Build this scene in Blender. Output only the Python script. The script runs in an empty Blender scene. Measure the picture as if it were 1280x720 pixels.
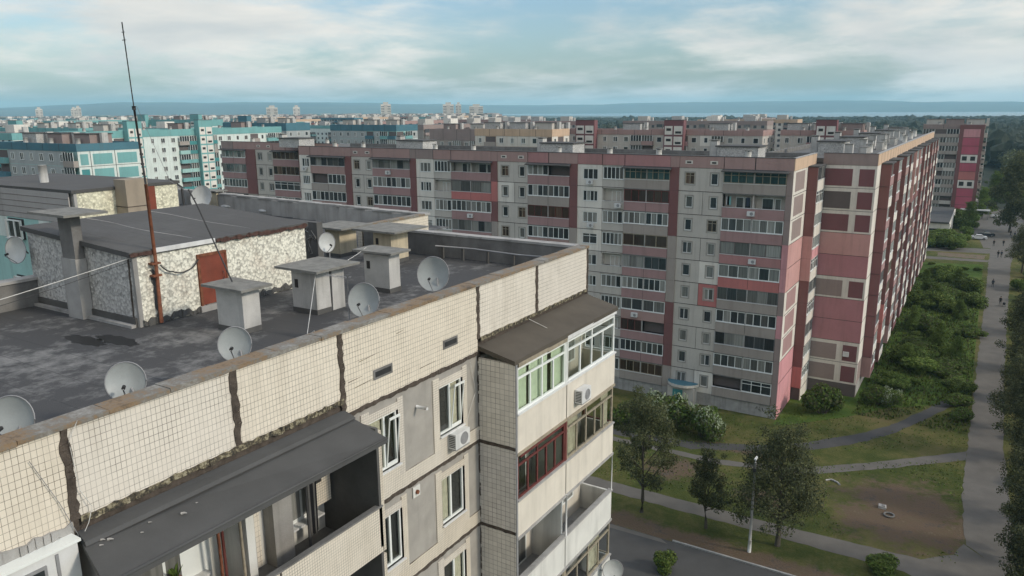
import bpy, math, random
from math import radians, sin, cos, pi
from mathutils import Vector, Matrix

sc = bpy.context.scene
COL = sc.collection
R = random.Random(7)

# ------------------------------------------------------------------ materials
MATS = {}
class NT:
    """tiny node helper"""
    def __init__(s, name):
        s.m = bpy.data.materials.new(name); s.m.use_nodes = True
        s.nt = s.m.node_tree; s.nt.nodes.clear()
        s.out = s.n('ShaderNodeOutputMaterial')
        s.b = s.n('ShaderNodeBsdfPrincipled')
        s.l(s.b.outputs[0], s.out.inputs[0])
        MATS[name] = s.m
    def n(s, t, **k):
        x = s.nt.nodes.new(t)
        for a, v in k.items(): setattr(x, a, v)
        return x
    def l(s, a, b): s.nt.links.new(a, b)
    def val(s, sock, v):
        if hasattr(v, 'node') or isinstance(v, bpy.types.NodeSocket): s.l(v, sock)
        else: sock.default_value = v
    def math(s, op, a, b=0.0, c=0.0, clamp=False):
        x = s.n('ShaderNodeMath', operation=op, use_clamp=clamp)
        s.val(x.inputs[0], a); s.val(x.inputs[1], b); s.val(x.inputs[2], c); return x.outputs[0]
    def mix(s, f, a, b, mode='MIX'):
        x = s.n('ShaderNodeMix', data_type='RGBA', blend_type=mode)
        s.val(x.inputs[0], f); s.val(x.inputs[6], a); s.val(x.inputs[7], b); return x.outputs[2]
    def pos(s): return s.n('ShaderNodeNewGeometry').outputs['Position']
    def scale(s, v, sc_):
        x = s.n('ShaderNodeVectorMath', operation='MULTIPLY'); s.l(v, x.inputs[0]); x.inputs[1].default_value = sc_; return x.outputs[0]
    def noise(s, scale, detail=4, rough=.55, vec=None, stretch=None):
        x = s.n('ShaderNodeTexNoise'); x.inputs['Scale'].default_value = scale
        x.inputs['Detail'].default_value = detail; x.inputs['Roughness'].default_value = rough
        v = vec or s.pos()
        if stretch: v = s.scale(v, stretch)
        s.l(v, x.inputs['Vector']); return x.outputs['Fac']
    def ramp(s, f, stops):
        x = s.n('ShaderNodeValToRGB'); s.l(f, x.inputs[0]); e = x.color_ramp.elements
        while len(e) < len(stops): e.new(.5)
        for i, (p, c) in enumerate(stops): e[i].position = p; e[i].color = (*c, 1) if len(c) == 3 else c
        return x.outputs[0]
    def bump(s, h, strength=.3, dist=.02):
        x = s.n('ShaderNodeBump'); x.inputs['Strength'].default_value = strength; x.inputs['Distance'].default_value = dist
        s.l(h, x.inputs['Height']); s.l(x.outputs[0], s.b.inputs['Normal'])
    def col(s, c): s.val(s.b.inputs['Base Color'], c)
    def rough(s, r): s.val(s.b.inputs['Roughness'], r)
    def uv(s):
        """wall coordinates in metres: along the wall, up"""
        g = s.n('ShaderNodeNewGeometry'); a = s.n('ShaderNodeSeparateXYZ'); s.l(g.outputs['Position'], a.inputs[0])
        b = s.n('ShaderNodeSeparateXYZ'); s.l(g.outputs['True Normal'], b.inputs[0])
        nx = s.math('GREATER_THAN', s.math('ABSOLUTE', b.outputs[0]), .5)
        u = s.n('ShaderNodeMix', data_type='FLOAT'); s.l(nx, u.inputs[0]); s.l(a.outputs[0], u.inputs[2]); s.l(a.outputs[1], u.inputs[3])
        c = s.n('ShaderNodeCombineXYZ'); s.l(u.outputs[0], c.inputs[0]); s.l(a.outputs[2], c.inputs[1]); return c.outputs[0]

def c4(c): return (*c, 1)
def mul(c, k): return tuple(min(1, v*k) for v in c)

def plain(name, c, rough=.8, var=.25, scale=1.5, streak=0.0, dirt=(.08, .075, .065), bump=0.0, metal=0, fine=30):
    t = NT(name)
    a = t.noise(scale, 5); b = t.noise(fine, 3)
    f = t.math('ADD', t.math('MULTIPLY', a, .75), t.math('MULTIPLY', b, .25))
    base = t.ramp(f, [(.3, mul(c, 1-var)), (.7, mul(c, 1+var))])
    if streak:
        s = t.noise(1.0, 4, .6, stretch=(2.2, 2.2, .18))
        s = t.math('MULTIPLY', t.math('SUBTRACT', s, .5, clamp=True), 4*streak, clamp=True)
        base = t.mix(s, base, c4(dirt))
    t.col(base); t.rough(rough); t.b.inputs['Metallic'].default_value = metal
    t.b.inputs['Specular IOR Level'].default_value = .3
    if bump: t.bump(b, bump, .02)
    return t.m

def tile_mat(name, c, bw=.11, bh=.125, mort=(.16, .14, .11), var=.08, dirt=.35, ms=.006):
    t = NT(name); uv = t.uv()
    br = t.n('ShaderNodeTexBrick'); br.offset = 0; br.squash = 1
    t.l(uv, br.inputs['Vector']); br.inputs['Scale'].default_value = 1
    br.inputs['Brick Width'].default_value = bw; br.inputs['Row Height'].default_value = bh
    br.inputs['Mortar Size'].default_value = ms; br.inputs['Mortar Smooth'].default_value = .25
    br.inputs['Color1'].default_value = c4(mul(c, 1-var)); br.inputs['Color2'].default_value = c4(mul(c, 1+var))
    mo = t.ramp(t.noise(1.6, 4), [(.35, mul(mort, .5)), (.65, mul(c, .62))])
    t.l(mo, br.inputs['Mortar'])
    col = br.outputs['Color']
    n1 = t.noise(.55, 5, .6); n2 = t.noise(1.2, 5, .65, stretch=(2.5, 2.5, .3))
    k = t.math('MULTIPLY', t.math('SUBTRACT', t.math('MULTIPLY', n1, n2), .22, clamp=True), 3*dirt, clamp=True)
    col = t.mix(k, col, c4((.30, .26, .20)))
    big = t.noise(6, 4, .7)
    col = t.mix(t.math('MULTIPLY', t.math('GREATER_THAN', big, .70), .35), col, c4((.2, .17, .13)))
    gi = t.n('ShaderNodeNewGeometry'); col = t.mix(1.0, col, t.ramp(gi.outputs['Random Per Island'], [(0, (.90, .90, .92)), (.5, (1, .99, .97)), (1, (.96, .93, .88))]), 'MULTIPLY')
    t.col(col); t.rough(.55); t.b.inputs['Specular IOR Level'].default_value = .25
    t.bump(t.math('SUBTRACT', 1.0, br.outputs['Fac']), .25, .01)
    return t.m

def chip_mat(name, light=(.62, .6, .5), dark=(.09, .08, .07), scale=11, tint=(.42, .33, .26)):
    t = NT(name)
    v = t.n('ShaderNodeTexVoronoi'); v.inputs['Scale'].default_value = scale; t.l(t.pos(), v.inputs['Vector'])
    s = t.n('ShaderNodeSeparateColor'); t.l(v.outputs['Color'], s.inputs[0])
    fac = t.math('ADD', t.math('MULTIPLY', s.outputs[0], .75), t.math('MULTIPLY', t.noise(3.2, 4, .7), .5))
    col = t.ramp(fac, [(.13, dark), (.27, mul(light, .6)), (.48, mul(light, .85)), (.9, mul(light, 1.12))])
    g = t.noise(.9, 5, .65)
    col = t.mix(t.math('MULTIPLY', t.math('SUBTRACT', g, .5, clamp=True), 3.5, clamp=True), col, t.mix(.6, col, c4(tint)))
    bare = t.math('MULTIPLY', t.math('SUBTRACT', t.noise(1.3, 6, .7, stretch=(1, 1, .6)), .52, clamp=True), 9, clamp=True)
    col = t.mix(t.math('MULTIPLY', bare, .65), col, c4(mul(light, .88)))
    d = t.math('GREATER_THAN', v.outputs['Distance'], .62)
    col = t.mix(t.math('MULTIPLY', d, .35), col, c4(dark))
    t.col(col); t.rough(.8); t.bump(v.outputs['Distance'], .5, .03); return t.m

def bitumen(name, c=(.062, .062, .063), patch=(.17, .17, .165), amt=1.0):
    t = NT(name)
    a = t.noise(.42, 7, .68, stretch=(.9, .6, 1)); b = t.noise(2.1, 6, .72); f = t.noise(45, 3)
    k = t.math('MULTIPLY', t.math('SUBTRACT', t.math('ADD', t.math('MULTIPLY', a, .65), t.math('MULTIPLY', b, .35)), .495, clamp=True), 5*amt, clamp=True)
    col = t.ramp(f, [(.3, mul(c, .8)), (.7, mul(c, 1.25))])
    col = t.mix(t.math('MULTIPLY', k, .75), col, c4(patch))
    # seams of the roofing felt rolls
    sx = t.n('ShaderNodeSeparateXYZ'); t.l(t.pos(), sx.inputs[0])
    w = t.math('ADD', sx.outputs[1], t.math('MULTIPLY', t.noise(.8, 2), .12))
    fr = t.math('FRACT', t.math('MULTIPLY', w, 1.02))
    seam = t.math('LESS_THAN', fr, .03)
    col = t.mix(t.math('MULTIPLY', seam, .45), col, c4(mul(c, .55)))
    t.col(col); t.rough(t.math('SUBTRACT', .85, t.math('MULTIPLY', k, .15))); t.b.inputs['Specular IOR Level'].default_value = .3
    t.bump(t.math('ADD', f, t.math('MULTIPLY', seam, .5)), .35, .01); return t.m

def pane_mat(name, dark=(.026, .03, .032), light=(.34, .34, .31), p=.58):
    t = NT(name)
    g = t.n('ShaderNodeNewGeometry'); oi = t.n('ShaderNodeObjectInfo')
    r = t.math('FRACT', t.math('ADD', g.outputs['Random Per Island'], t.math('MULTIPLY', oi.outputs['Random'], 7.31)))
    x = t.ramp(r, [(0, dark), (p*.6, mul(dark, 2.2)), (p, mul(light, .35)), (1, light)])
    # curtain folds, their shade streaked into the pane colour
    w = t.noise(1, 2, .5, stretch=(9, 9, .2))
    x = t.mix(.5, x, t.ramp(w, [(.35, (.2, .2, .2)), (.65, (1, 1, 1))]), 'MULTIPLY')
    t.col(x); t.rough(.08); t.b.inputs['Specular IOR Level'].default_value = .6; return t.m

def glass_mat():
    t = NT('window_glass')
    tr = t.n('ShaderNodeBsdfTransparent'); gl = t.n('ShaderNodeBsdfGlossy'); gl.inputs['Roughness'].default_value = .03
    fr = t.n('ShaderNodeLayerWeight'); fr.inputs['Blend'].default_value = .35
    tr.inputs[0].default_value = (.955, .975, .96, 1)
    mx = t.n('ShaderNodeMixShader'); t.l(t.math('ADD', t.math('MULTIPLY', t.math('POWER', fr.outputs['Facing'], 3.0), .7), .05), mx.inputs[0]); t.l(tr.outputs[0], mx.inputs[1]); t.l(gl.outputs[0], mx.inputs[2])
    t.l(mx.outputs[0], t.out.inputs[0]); return t.m

def leaf_mat(name, c=(.06, .085, .03), var=.6, trans=.15):
    t = NT(name)
    g = t.n('ShaderNodeNewGeometry'); oi = t.n('ShaderNodeObjectInfo')
    col = t.ramp(t.math('ADD', t.math('MULTIPLY', g.outputs['Random Per Island'], .7), t.math('MULTIPLY', oi.outputs['Random'], .3)),
                 [(.0, mul(c, 1-var)), (.6, c), (1, mul(c, 1+var))])
    t.col(col); t.rough(.7); t.b.inputs['Specular IOR Level'].default_value = .15
    tl = t.n('ShaderNodeBsdfTranslucent'); t.l(col, tl.inputs[0]); mx = t.n('ShaderNodeMixShader'); mx.inputs[0].default_value = trans
    t.l(t.b.outputs[0], mx.inputs[1]); t.l(tl.outputs[0], mx.inputs[2]); t.l(mx.outputs[0], t.out.inputs[0]); return t.m

tile_mat('cream_tile', (.70, .65, .56), .094, .128, var=.035, ms=.0045)
tile_mat('cream_tile_small', (.645, .595, .51), .07, .07, var=.03, ms=.004)
tile_mat('cream_tile_big', (.62, .585, .49), .24, .24, ms=.008, dirt=.2)
tile_mat('cream_tile_shaded', (.60, .565, .50), .16, .165, (.13, .12, .11), dirt=.15)  # cream tile again, a darker, greyer copy for the shaded side
plain('pebble_grey', (.33, .31, .275), .9, .15, 2, streak=.2, bump=.3, fine=60)
plain('cream_plaster', (.63, .58, .49), .8, .1, 1.2, streak=.25, bump=.1)
plain('white_plaster', (.62, .61, .56), .8, .1, 1.2, streak=.35, bump=.1)
plain('grey_plaster', (.30, .29, .27), .9, .22, 1.2, streak=.4, bump=.2)
plain('dark_plaster', (.10, .098, .092), .9, .25, 1.2, streak=.3, bump=.2)
plain('joint', (.075, .06, .048), .9, .5, 6, bump=.6)
plain('concrete', (.34, .33, .31), .9, .2, 1.5, streak=.45, bump=.3)
plain('concrete_dark', (.17, .165, .155), .9, .3, 1.5, streak=.4, bump=.3)
plain('concrete_cap', (.19, .185, .165), .9, .3, 4, bump=.4)
plain('chimney_plaster', (.46, .45, .42), .9, .18, 1.6, streak=.55, bump=.2)
plain('chimney_cream', (.52, .45, .32), .9, .18, 1.6, streak=.4, bump=.2)
plain('brown_render', (.30, .25, .19), .9, .12, 1.6, streak=.3)
plain('canopy_felt', (.075, .075, .073), .85, .2, .8, bump=.3, fine=50)
plain('canopy_felt_brown', (.088, .076, .060), .9, .25, .8, bump=.3, fine=50)
plain('rust', (.17, .065, .035), .85, .5, 7, bump=.3)
plain('rust_dark', (.075, .042, .034), .9, .5, 7, bump=.3)
plain('red_metal', (.19, .05, .03), .7, .25, 2.5, streak=.4, dirt=(.12, .06, .04))
plain('red_paint', (.13, .038, .032), .7, .3, 4)
plain('white_pvc', (.74, .76, .72), .4, .05, 2)
plain('white_metal', (.62, .62, .6), .5, .08, 2, streak=.25)
plain('grey_metal', (.25, .25, .25), .5, .15, 4)
plain('dish_paint', (.30, .32, .315), .45, .1, 3, streak=.15)
plain('dish_paint_white', (.48, .49, .47), .5, .1, 3, streak=.2)
plain('black_metal_and_void', (.03, .03, .03), .6, .2, 4)  # also fills rooms and gaps that would only be in shade
plain('wood_old', (.30, .26, .19), .8, .3, 8, streak=.4)
plain('curtain', (.60, .68, .50), .9, .12, 5)
plain('curtain_cream', (.55, .50, .38), .9, .2, 5)
plain('clay', (.33, .09, .045), .8, .1, 5)
plain('white_cable', (.55, .54, .5), .6, .2, 5)
plain('dark_cable', (.05, .05, .05), .6, .2, 5)
chip_mat('chip_sunlit', (.72, .70, .59), (.13, .12, .10), 14, (.5, .40, .31))
chip_mat('chip_grey', (.50, .49, .46), (.10, .10, .095), 12, (.2, .2, .2))
chip_mat('chip_cream', (.72, .69, .52), (.2, .19, .12), 9)
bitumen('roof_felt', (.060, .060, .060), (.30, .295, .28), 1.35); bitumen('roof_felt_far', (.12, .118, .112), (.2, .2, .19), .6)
bitumen('hut_felt', (.078, .076, .072), (.12, .12, .115), .6)
pane_mat('pane'); pane_mat('pane_brown', (.03, .02, .016), (.16, .1, .07)); pane_mat('pane_green', (.015, .04, .04), (.08, .14, .13), .8)
pane_mat('pane_far', (.05, .055, .06), (.25, .25, .24), .8)
glass_mat()
# facade paints; the deep one also paints shade into open balcony recesses
PAINT = dict(p_grey=(.485, .455, .405), p_white=(.68, .645, .575), p_mauve=(.36, .24, .215), p_brownish=(.28, .22, .20), p_rose=(.38, .20, .19),
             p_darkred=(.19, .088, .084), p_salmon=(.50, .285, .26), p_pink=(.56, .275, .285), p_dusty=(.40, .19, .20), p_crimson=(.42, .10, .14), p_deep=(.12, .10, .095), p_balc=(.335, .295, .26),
             p_balcred=(.34, .215, .205), p_panel_red=(.18, .082, .086), p_cream=(.64, .60, .53), p_coral=(.46, .17, .155), p_orange=(.54, .39, .27),
             t_blue=(.07, .17, .21), t_teal=(.17, .37, .36), t_pale=(.33, .53, .49), t_mint=(.62, .68, .63), t_grey=(.36, .38, .37), t_deepteal=(.06, .24, .24), t_siding=(.36, .34, .32))
for k, c in PAINT.items(): plain(k, c, .85, .10, .35, streak=.26, dirt=(.13, .11, .1), fine=4)
plain('soil_joint', (.05, .045, .042), .9, .2, 2)
plain('asphalt', (.066, .065, .063), .9, .15, .6, bump=.1, fine=14)
plain('pavement', (.125, .116, .102), .9, .18, .5, fine=9)
plain('kerb_stone', (.30, .295, .28), .9, .2, 2)
plain('bark', (.07, .06, .045), .9, .3, 6)
plain('whitewash', (.55, .55, .52), .9, .2, 5)
plain('skin', (.35, .2, .14), .6, .05)
plain('cloth_dark', (.015, .015, .018), .9, .2); plain('cloth_blue', (.03, .04, .06), .9, .2); plain('cloth_white', (.5, .5, .5), .9, .1)
plain('car_dark', (.02, .022, .028), .25, .05, 1); plain('car_white', (.6, .6, .6), .3, .03, 1); plain('rubber', (.015, .015, .015), .8, .1)
leaf_mat('leaf', (.125, .135, .06), trans=.4); leaf_mat('leaf_dark', (.075, .086, .045), trans=.35); leaf_mat('leaf_bush', (.115, .175, .038), trans=.4); leaf_mat('leaf_light', (.17, .22, .06), trans=.4)
leaf_mat('leaf_yellow', (.075, .10, .02)); leaf_mat('blossom', (.26, .31, .20), .3)
plain('bulk_leaf', (.024, .031, .019), .9, .6, .5, fine=2)

def grass_mat():
    t = NT('grass')
    a = t.noise(.07, 6, .6); b = t.noise(.6, 5, .65); f = t.noise(5, 4, .7)
    m = t.math('ADD', t.math('MULTIPLY', a, .5), t.math('ADD', t.math('MULTIPLY', b, .3), t.math('MULTIPLY', f, .2)))
    g = t.ramp(m, [(.36, (.040, .056, .016)), (.47, (.066, .080, .022)), (.55, (.115, .108, .040)), (.66, (.15, .12, .062))])
    m2 = t.math('ADD', t.math('MULTIPLY', b, .6), t.math('MULTIPLY', f, .4))
    dirt = t.ramp(m2, [(.36, (.075, .072, .062)), (.47, (.135, .095, .066)), (.56, (.12, .09, .058)), (.66, (.16, .125, .09))])
    sp = t.n('ShaderNodeSeparateXYZ'); t.l(t.pos(), sp.inputs[0]); x, y = sp.outputs[0], sp.outputs[1]
    def ell(cx, cy, rx, ry):
        dx = t.math('DIVIDE', t.math('SUBTRACT', x, cx), rx); dy = t.math('DIVIDE', t.math('SUBTRACT', y, cy), ry)
        return t.math('SUBTRACT', 1.0, t.math('SQRT', t.math('ADD', t.math('MULTIPLY', dx, dx), t.math('MULTIPLY', dy, dy))))
    wob = t.math('MULTIPLY', t.math('SUBTRACT', t.math('ADD', t.math('MULTIPLY', t.noise(.35, 6, .65), .6), t.math('MULTIPLY', t.noise(1.6, 5, .7), .4)), .5), 3.6)
    m3 = t.math('MAXIMUM', t.math('ADD', ell(-2.6, 72.8, 6.0, 7.4), .12), t.math('SUBTRACT', 1.0, t.math('MULTIPLY', t.math('ABSOLUTE', t.math('SUBTRACT', y, 58.6)), .62)))
    for e in ((-24, 71, 5, 3.5), (-15, 69, 3, 2.2), (-20, 78.6, 8, 1.2)): m3 = t.math('MAXIMUM', m3, t.math('SUBTRACT', ell(*e), .15))
    k = t.math('MULTIPLY', t.math('ADD', m3, wob), 2.2, clamp=True)
    t.col(t.mix(k, g, dirt))
    t.rough(.95); t.b.inputs['Specular IOR Level'].default_value = .1; t.bump(f, .8, .15); return t.m
grass_mat()
def lush_mat():
    t = NT('lush_grass'); b = t.noise(.35, 5, .6); f = t.noise(4, 4, .7)
    m = t.math('ADD', t.math('MULTIPLY', b, .6), t.math('MULTIPLY', f, .4))
    t.col(t.ramp(m, [(.35, (.035, .065, .014)), (.52, (.07, .115, .022)), (.68, (.12, .135, .04))])); t.rough(.95); t.b.inputs['Specular IOR Level'].default_value = .1
    t.bump(f, .8, .2)
lush_mat()
def dirt_mat():
    t = NT('dirt'); b = t.noise(.45, 5, .6); f = t.noise(4, 4, .7); m = t.math('ADD', t.math('MULTIPLY', b, .65), t.math('MULTIPLY', f, .35))
    t.col(t.ramp(m, [(.36, (.085, .08, .068)), (.48, (.145, .10, .068)), (.55, (.12, .098, .06)), (.60, (.075, .085, .032)), (.75, (.055, .075, .025))])); t.rough(.95); t.bump(f, .6, .1)
dirt_mat()
def far_ground():
    t = NT('far_ground'); a = t.noise(.004, 6, .65); b = t.noise(.03, 5, .7)
    m = t.math('ADD', t.math('MULTIPLY', a, .5), t.math('MULTIPLY', b, .5))
    t.col(t.ramp(m, [(.35, (.028, .040, .022)), (.5, (.05, .06, .035)), (.6, (.10, .095, .08)), (.75, (.13, .125, .11))])); t.rough(.95)
far_ground()
def water():
    t = NT('water'); t.col((.09, .11, .11, 1)); t.rough(.22); t.b.inputs['Specular IOR Level'].default_value = .9
water()
def hillm():
    t = NT('hill'); a = t.noise(.0012, 6, .65); t.col(t.ramp(a, [(.35, (.018, .03, .028)), (.55, (.04, .055, .04)), (.72, (.09, .095, .07))])); t.rough(1)
hillm()
def coping_mat():
    t = NT('coping'); a = t.noise(1.1, 5, .7); f = t.noise(14, 4, .7)
    m = t.math('ADD', t.math('MULTIPLY', a, .7), t.math('MULTIPLY', f, .3))
    t.col(t.ramp(m, [(.36, (.10, .08, .06)), (.45, (.22, .15, .085)), (.52, (.17, .155, .13)), (.66, (.30, .295, .27))])); t.rough(.85); t.bump(f, .5, .02)
coping_mat()
def moss():
    t = NT('moss'); f = t.noise(9, 5, .7); t.col(t.ramp(f, [(.38, (.03, .028, .022)), (.5, (.09, .075, .05)), (.56, (.24, .21, .13)), (.7, (.36, .33, .25))])); t.rough(.95); t.bump(f, .9, .03)
moss()
plain('puddle', (.018, .018, .018), .35, .2, 3)

# ------------------------------------------------------------------ mesh builder
class Frame:
    """wall frame: s along the wall, n outwards, z up"""
    def __init__(s, o, sv, nv): s.o = Vector(o); s.s = Vector(sv); s.n = Vector(nv)
    def __call__(s, a, n, z): return s.o + s.s*a + s.n*n + Vector((0, 0, z))
W = Frame((0, 0, 0), (1, 0, 0), (0, 1, 0))

class MB:
    def __init__(s): s.v = []; s.f = []; s.m = []; s.mats = []; s.smooth = []
    def mi(s, mat):
        if mat not in s.mats: s.mats.append(mat)
        return s.mats.index(mat)
    def poly(s, pts, mat, sm=False):
        b = len(s.v); s.v += [tuple(p) for p in pts]; s.f.append(tuple(range(b, b+len(pts)))); s.m.append(s.mi(mat)); s.smooth.append(sm)
    def box(s, a0, a1, n0, n1, z0, z1, mat, fr=W, jit=0):
        P = []
        for z in (z0, z1):
            for a, n in ((a0, n0), (a1, n0), (a1, n1), (a0, n1)):
                P.append(fr(a+R.uniform(-jit, jit), n+R.uniform(-jit, jit), z+R.uniform(-jit, jit)))
        b = len(s.v); s.v += [tuple(p) for p in P]
        for q in ((0, 3, 2, 1), (4, 5, 6, 7), (0, 1, 5, 4), (1, 2, 6, 5), (2, 3, 7, 6), (3, 0, 4, 7)):
            s.f.append(tuple(b+i for i in q)); s.m.append(s.mi(mat)); s.smooth.append(False)
    def hexa(s, P, mat):
        """P: 8 points, bottom four then top four"""
        b = len(s.v); s.v += [tuple(p) for p in P]
        for q in ((0, 3, 2, 1), (4, 5, 6, 7), (0, 1, 5, 4), (1, 2, 6, 5), (2, 3, 7, 6), (3, 0, 4, 7)):
            s.f.append(tuple(b+i for i in q)); s.m.append(s.mi(mat)); s.smooth.append(False)
    def rect(s, a0, a1, n, z0, z1, mat, fr=W):
        s.poly([fr(a0, n, z0), fr(a1, n, z0), fr(a1, n, z1), fr(a0, n, z1)], mat)
    def tube(s, pts, r, mat, k=6, taper=None, cap=True):
        pts = [Vector(p) for p in pts]; b = len(s.v); n = len(pts); m = s.mi(mat)
        for i, p in enumerate(pts):
            t = (pts[min(i+1, n-1)]-pts[max(i-1, 0)]).normalized()
            u = t.cross(Vector((0, 0, 1)))
            if u.length < .05: u = t.cross(Vector((1, 0, 0)))
            u.normalize(); w = t.cross(u)
            rr = r if taper is None else r*(1+(taper-1)*i/(n-1))
            for j in range(k):
                a = 2*pi*j/k; s.v.append(tuple(p+u*(cos(a)*rr)+w*(sin(a)*rr)))
        for i in range(n-1):
            for j in range(k):
                s.f.append((b+i*k+j, b+i*k+(j+1) % k, b+(i+1)*k+(j+1) % k, b+(i+1)*k+j)); s.m.append(m); s.smooth.append(True)
        if cap:
            s.f.append(tuple(b+j for j in range(k))); s.m.append(m); s.smooth.append(False)
            s.f.append(tuple(b+(n-1)*k+j for j in reversed(range(k)))); s.m.append(m); s.smooth.append(False)
    def cyl(s, c, r, h, mat, k=12, r2=None):
        c = Vector(c); s.tube([c, c+Vector((0, 0, h))], r, mat, k, taper=(r2/r if r2 is not None else None))
    def mesh(s, name):
        me = bpy.data.meshes.new(name); me.from_pydata(s.v, [], s.f)
        for m in s.mats: me.materials.append(MATS[m])
        me.polygons.foreach_set('material_index', s.m); me.polygons.foreach_set('use_smooth', s.smooth); me.update(); return me
    def build(s, name, parent=None, **k):
        if not s.f: return None
        return link(name, s.mesh(name), parent, **k)

def link(name, data, parent=None, loc=None, rz=0, sc_=None, **k):
    o = bpy.data.objects.new(name, data); COL.objects.link(o)
    if parent is not None: o.parent = parent
    if loc is not None: o.location = loc
    if rz: o.rotation_euler = (0, 0, rz)
    if sc_ is not None: o.scale = (sc_,)*3 if not isinstance(sc_, tuple) else sc_
    for a, b in k.items():
        if b: o[a] = b
    return o
def empty(name, label, cat, group=None, kind=None, loc=(0, 0, 0)):
    """an Empty at the thing's base; parts are modelled relative to the world and parented with its location taken off"""
    return link(name, None, None, loc=loc, label=label, category=cat, group=group, kind=kind)
def base(parent, mb):
    """shift a builder's vertices from world to the parent's frame"""
    l = parent.location; mb.v = [(x-l[0], y-l[1], z-l[2]) for x, y, z in mb.v]; return mb
def part(mb, name, parent, top=None, **k):
    if not mb.f: return None
    return base(top or parent, mb).build(name, parent, **k)
def copy_tree(o, parent=None):
    c = o.copy(); COL.objects.link(c); c.parent = parent
    for ch in list(o.children): copy_tree(ch, c)
    return c

def jag(mb, P0, P1, width, normal, mat, thick=.015, seg=.12, jit=.35):
    """ragged bitumen strip between two points lying on a wall with the given outward normal"""
    P0 = Vector(P0); P1 = Vector(P1); N = Vector(normal); d = (P1-P0); L = d.length; d.normalize(); side = d.cross(N).normalized()
    n = max(2, int(L/seg)); L_, R_ = [], []
    for i in range(n+1):
        p = P0+d*(L*i/n)
        L_.append(p-side*width*(.5+R.uniform(-jit, jit)*.6)); R_.append(p+side*width*(.5+R.uniform(-jit, jit)*.6))
    for i in range(n):
        th = thick*(1+R.uniform(-.3, .6))
        mb.poly([L_[i]+N*th, R_[i]+N*th, R_[i+1]+N*thick, L_[i+1]+N*thick], mat)
        mb.poly([L_[i], L_[i]+N*th, L_[i+1]+N*thick, L_[i+1]], mat); mb.poly([R_[i]+N*th, R_[i], R_[i+1], R_[i+1]+N*thick], mat)

# ================================================================== FOREGROUND BUILDING
XA = -12.3; ZT = 31.45; ZJ = 29.35; ZR = 30.5; YE = 25.4
FA = Frame((XA, 0, 0), (0, 1, 0), (1, 0, 0))          # facade towards +x : s = y, n = out
A = empty('apartment_building', 'near block of cream tiled panels, its flat black roof and balconies filling the lower left', 'apartment building', loc=(-20, 10, 0))

mb = MB()   # tiled facade
# parapet panels (slightly proud of the recessed joints)
st = [-13, -7.6, -3.4, .9, 5.98, 9.31, 12.3, 18.0, 21.49, YE]
for i in range(len(st)-1):
    y0, y1 = st[i]+.05, st[i+1]-.05
    zb = ZT-1.66 if not (st[i] == 12.3) else ZJ+.05
    if st[i] < 5.9: zb = ZT-1.85
    mb.box(y0, y1, -.2, R.uniform(-.004, .004), zb, ZT-.03, 'cream_tile', FA)
mb.box(-13, YE-.02, -.35, -.04, 29.5, ZT-.05, 'joint', FA)
part(mb, 'parapet_panels', A)
mb = MB()      # long scuffs across the tiles between the second and third joint
for (ya, za, yb, zb_) in ((12.7, 29.95, 13.9, 30.02), (12.9, 30.55, 13.6, 30.6), (12.5, 30.15, 13.0, 30.17), (15.2, 29.7, 15.9, 29.72), (14.3, 30.9, 14.6, 30.93)):
    mb.poly([FA(ya, .006, za-.012), FA(yb, .006, zb_-.004), FA(yb, .006, zb_+.004), FA(ya, .006, za+.01)], 'moss')
part(mb, 'scuff_marks', A)
# wall between the balconies : frame of small tiles, pebble-dash insets
mb = MB(); wins = []
for k in range(11):
    zt = ZJ-2.8*k-.05; zb = ZJ-2.8*(k+1)+.05
    if zb < .5: zb = .9
    c0, d0 = zt-1.92, zt-.42; c1, d1 = zt-1.88, zt-.42
    for (a, b, z0, z1) in ((12.5, 13.13, zb, zt), (14.22, 16.0, zb, zt), (17.12, 18.0, zb, zt), (13.13, 14.22, zb, c0), (13.13, 14.22, d0, zt), (16.0, 17.12, zb, c1), (16.0, 17.12, d1, zt)):
        mb.box(a, b, -.2, -.02, z0, z1, 'pebble_grey', FA)
    t = .012
    def strip(a, b, z0, z1): mb.box(a, b, -.03, t, z0, z1, 'cream_tile_small', FA)
    strip(12.5, 18.0, zb, zb+.42)                    # band under the windows
    for (a, b, c, d) in ((13.13, 14.22, zt-1.92, zt-.42), (16.0, 17.12, zt-1.88, zt-.42)):
        strip(a-.28, a, zb+.42, zt-.12); strip(b, b+.22, zb+.42, zt-.12); strip(a-.28, b+.22, d, zt-.12) if 0 else None
        strip(a, b, d, d+.2); strip(a, b, zb+.42, c)
        wins.append((a, b, c, d, k))
part(mb, 'wall_panels', A)
mb = MB()   # ragged sealed joints
for k in range(0, 10):
    z = ZJ-2.8*k
    jag(mb, (XA, 12.5, z), (XA, 18.0, z), .11, (1, 0, 0), 'joint')
for y in st[1:-1]:
    jag(mb, (XA, y, ZT-.04), (XA, y, ZT-1.66 if y != 12.3 else ZJ), .15, (1, 0, 0), 'joint', thick=.02)
jag(mb, (XA, YE-.08, ZT-.04), (XA, YE-.08, ZT-1.9), .1, (1, 0, 0), 'joint', thick=.02)
jag(mb, (XA, 18.0, ZJ+.1), (XA, 18.0, 1), .14, (1, 0, 0), 'joint', thick=.03)
part(mb, 'joint_seals', A)
for y0, y1, z in ((13.37, 14.08, 29.93), (16.24, 16.93, 29.93)):   # vents in the parapet wall
    mb = MB(); mb.box(y0, y1, -.02, .02, z, z+.26, 'concrete_dark', FA); mb.box(y0+.06, y1-.06, -.05, .024, z+.06, z+.2, 'black_metal_and_void', FA); part(mb, 'parapet_vent', A)
mb = MB()   # coping
y = -13
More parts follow.
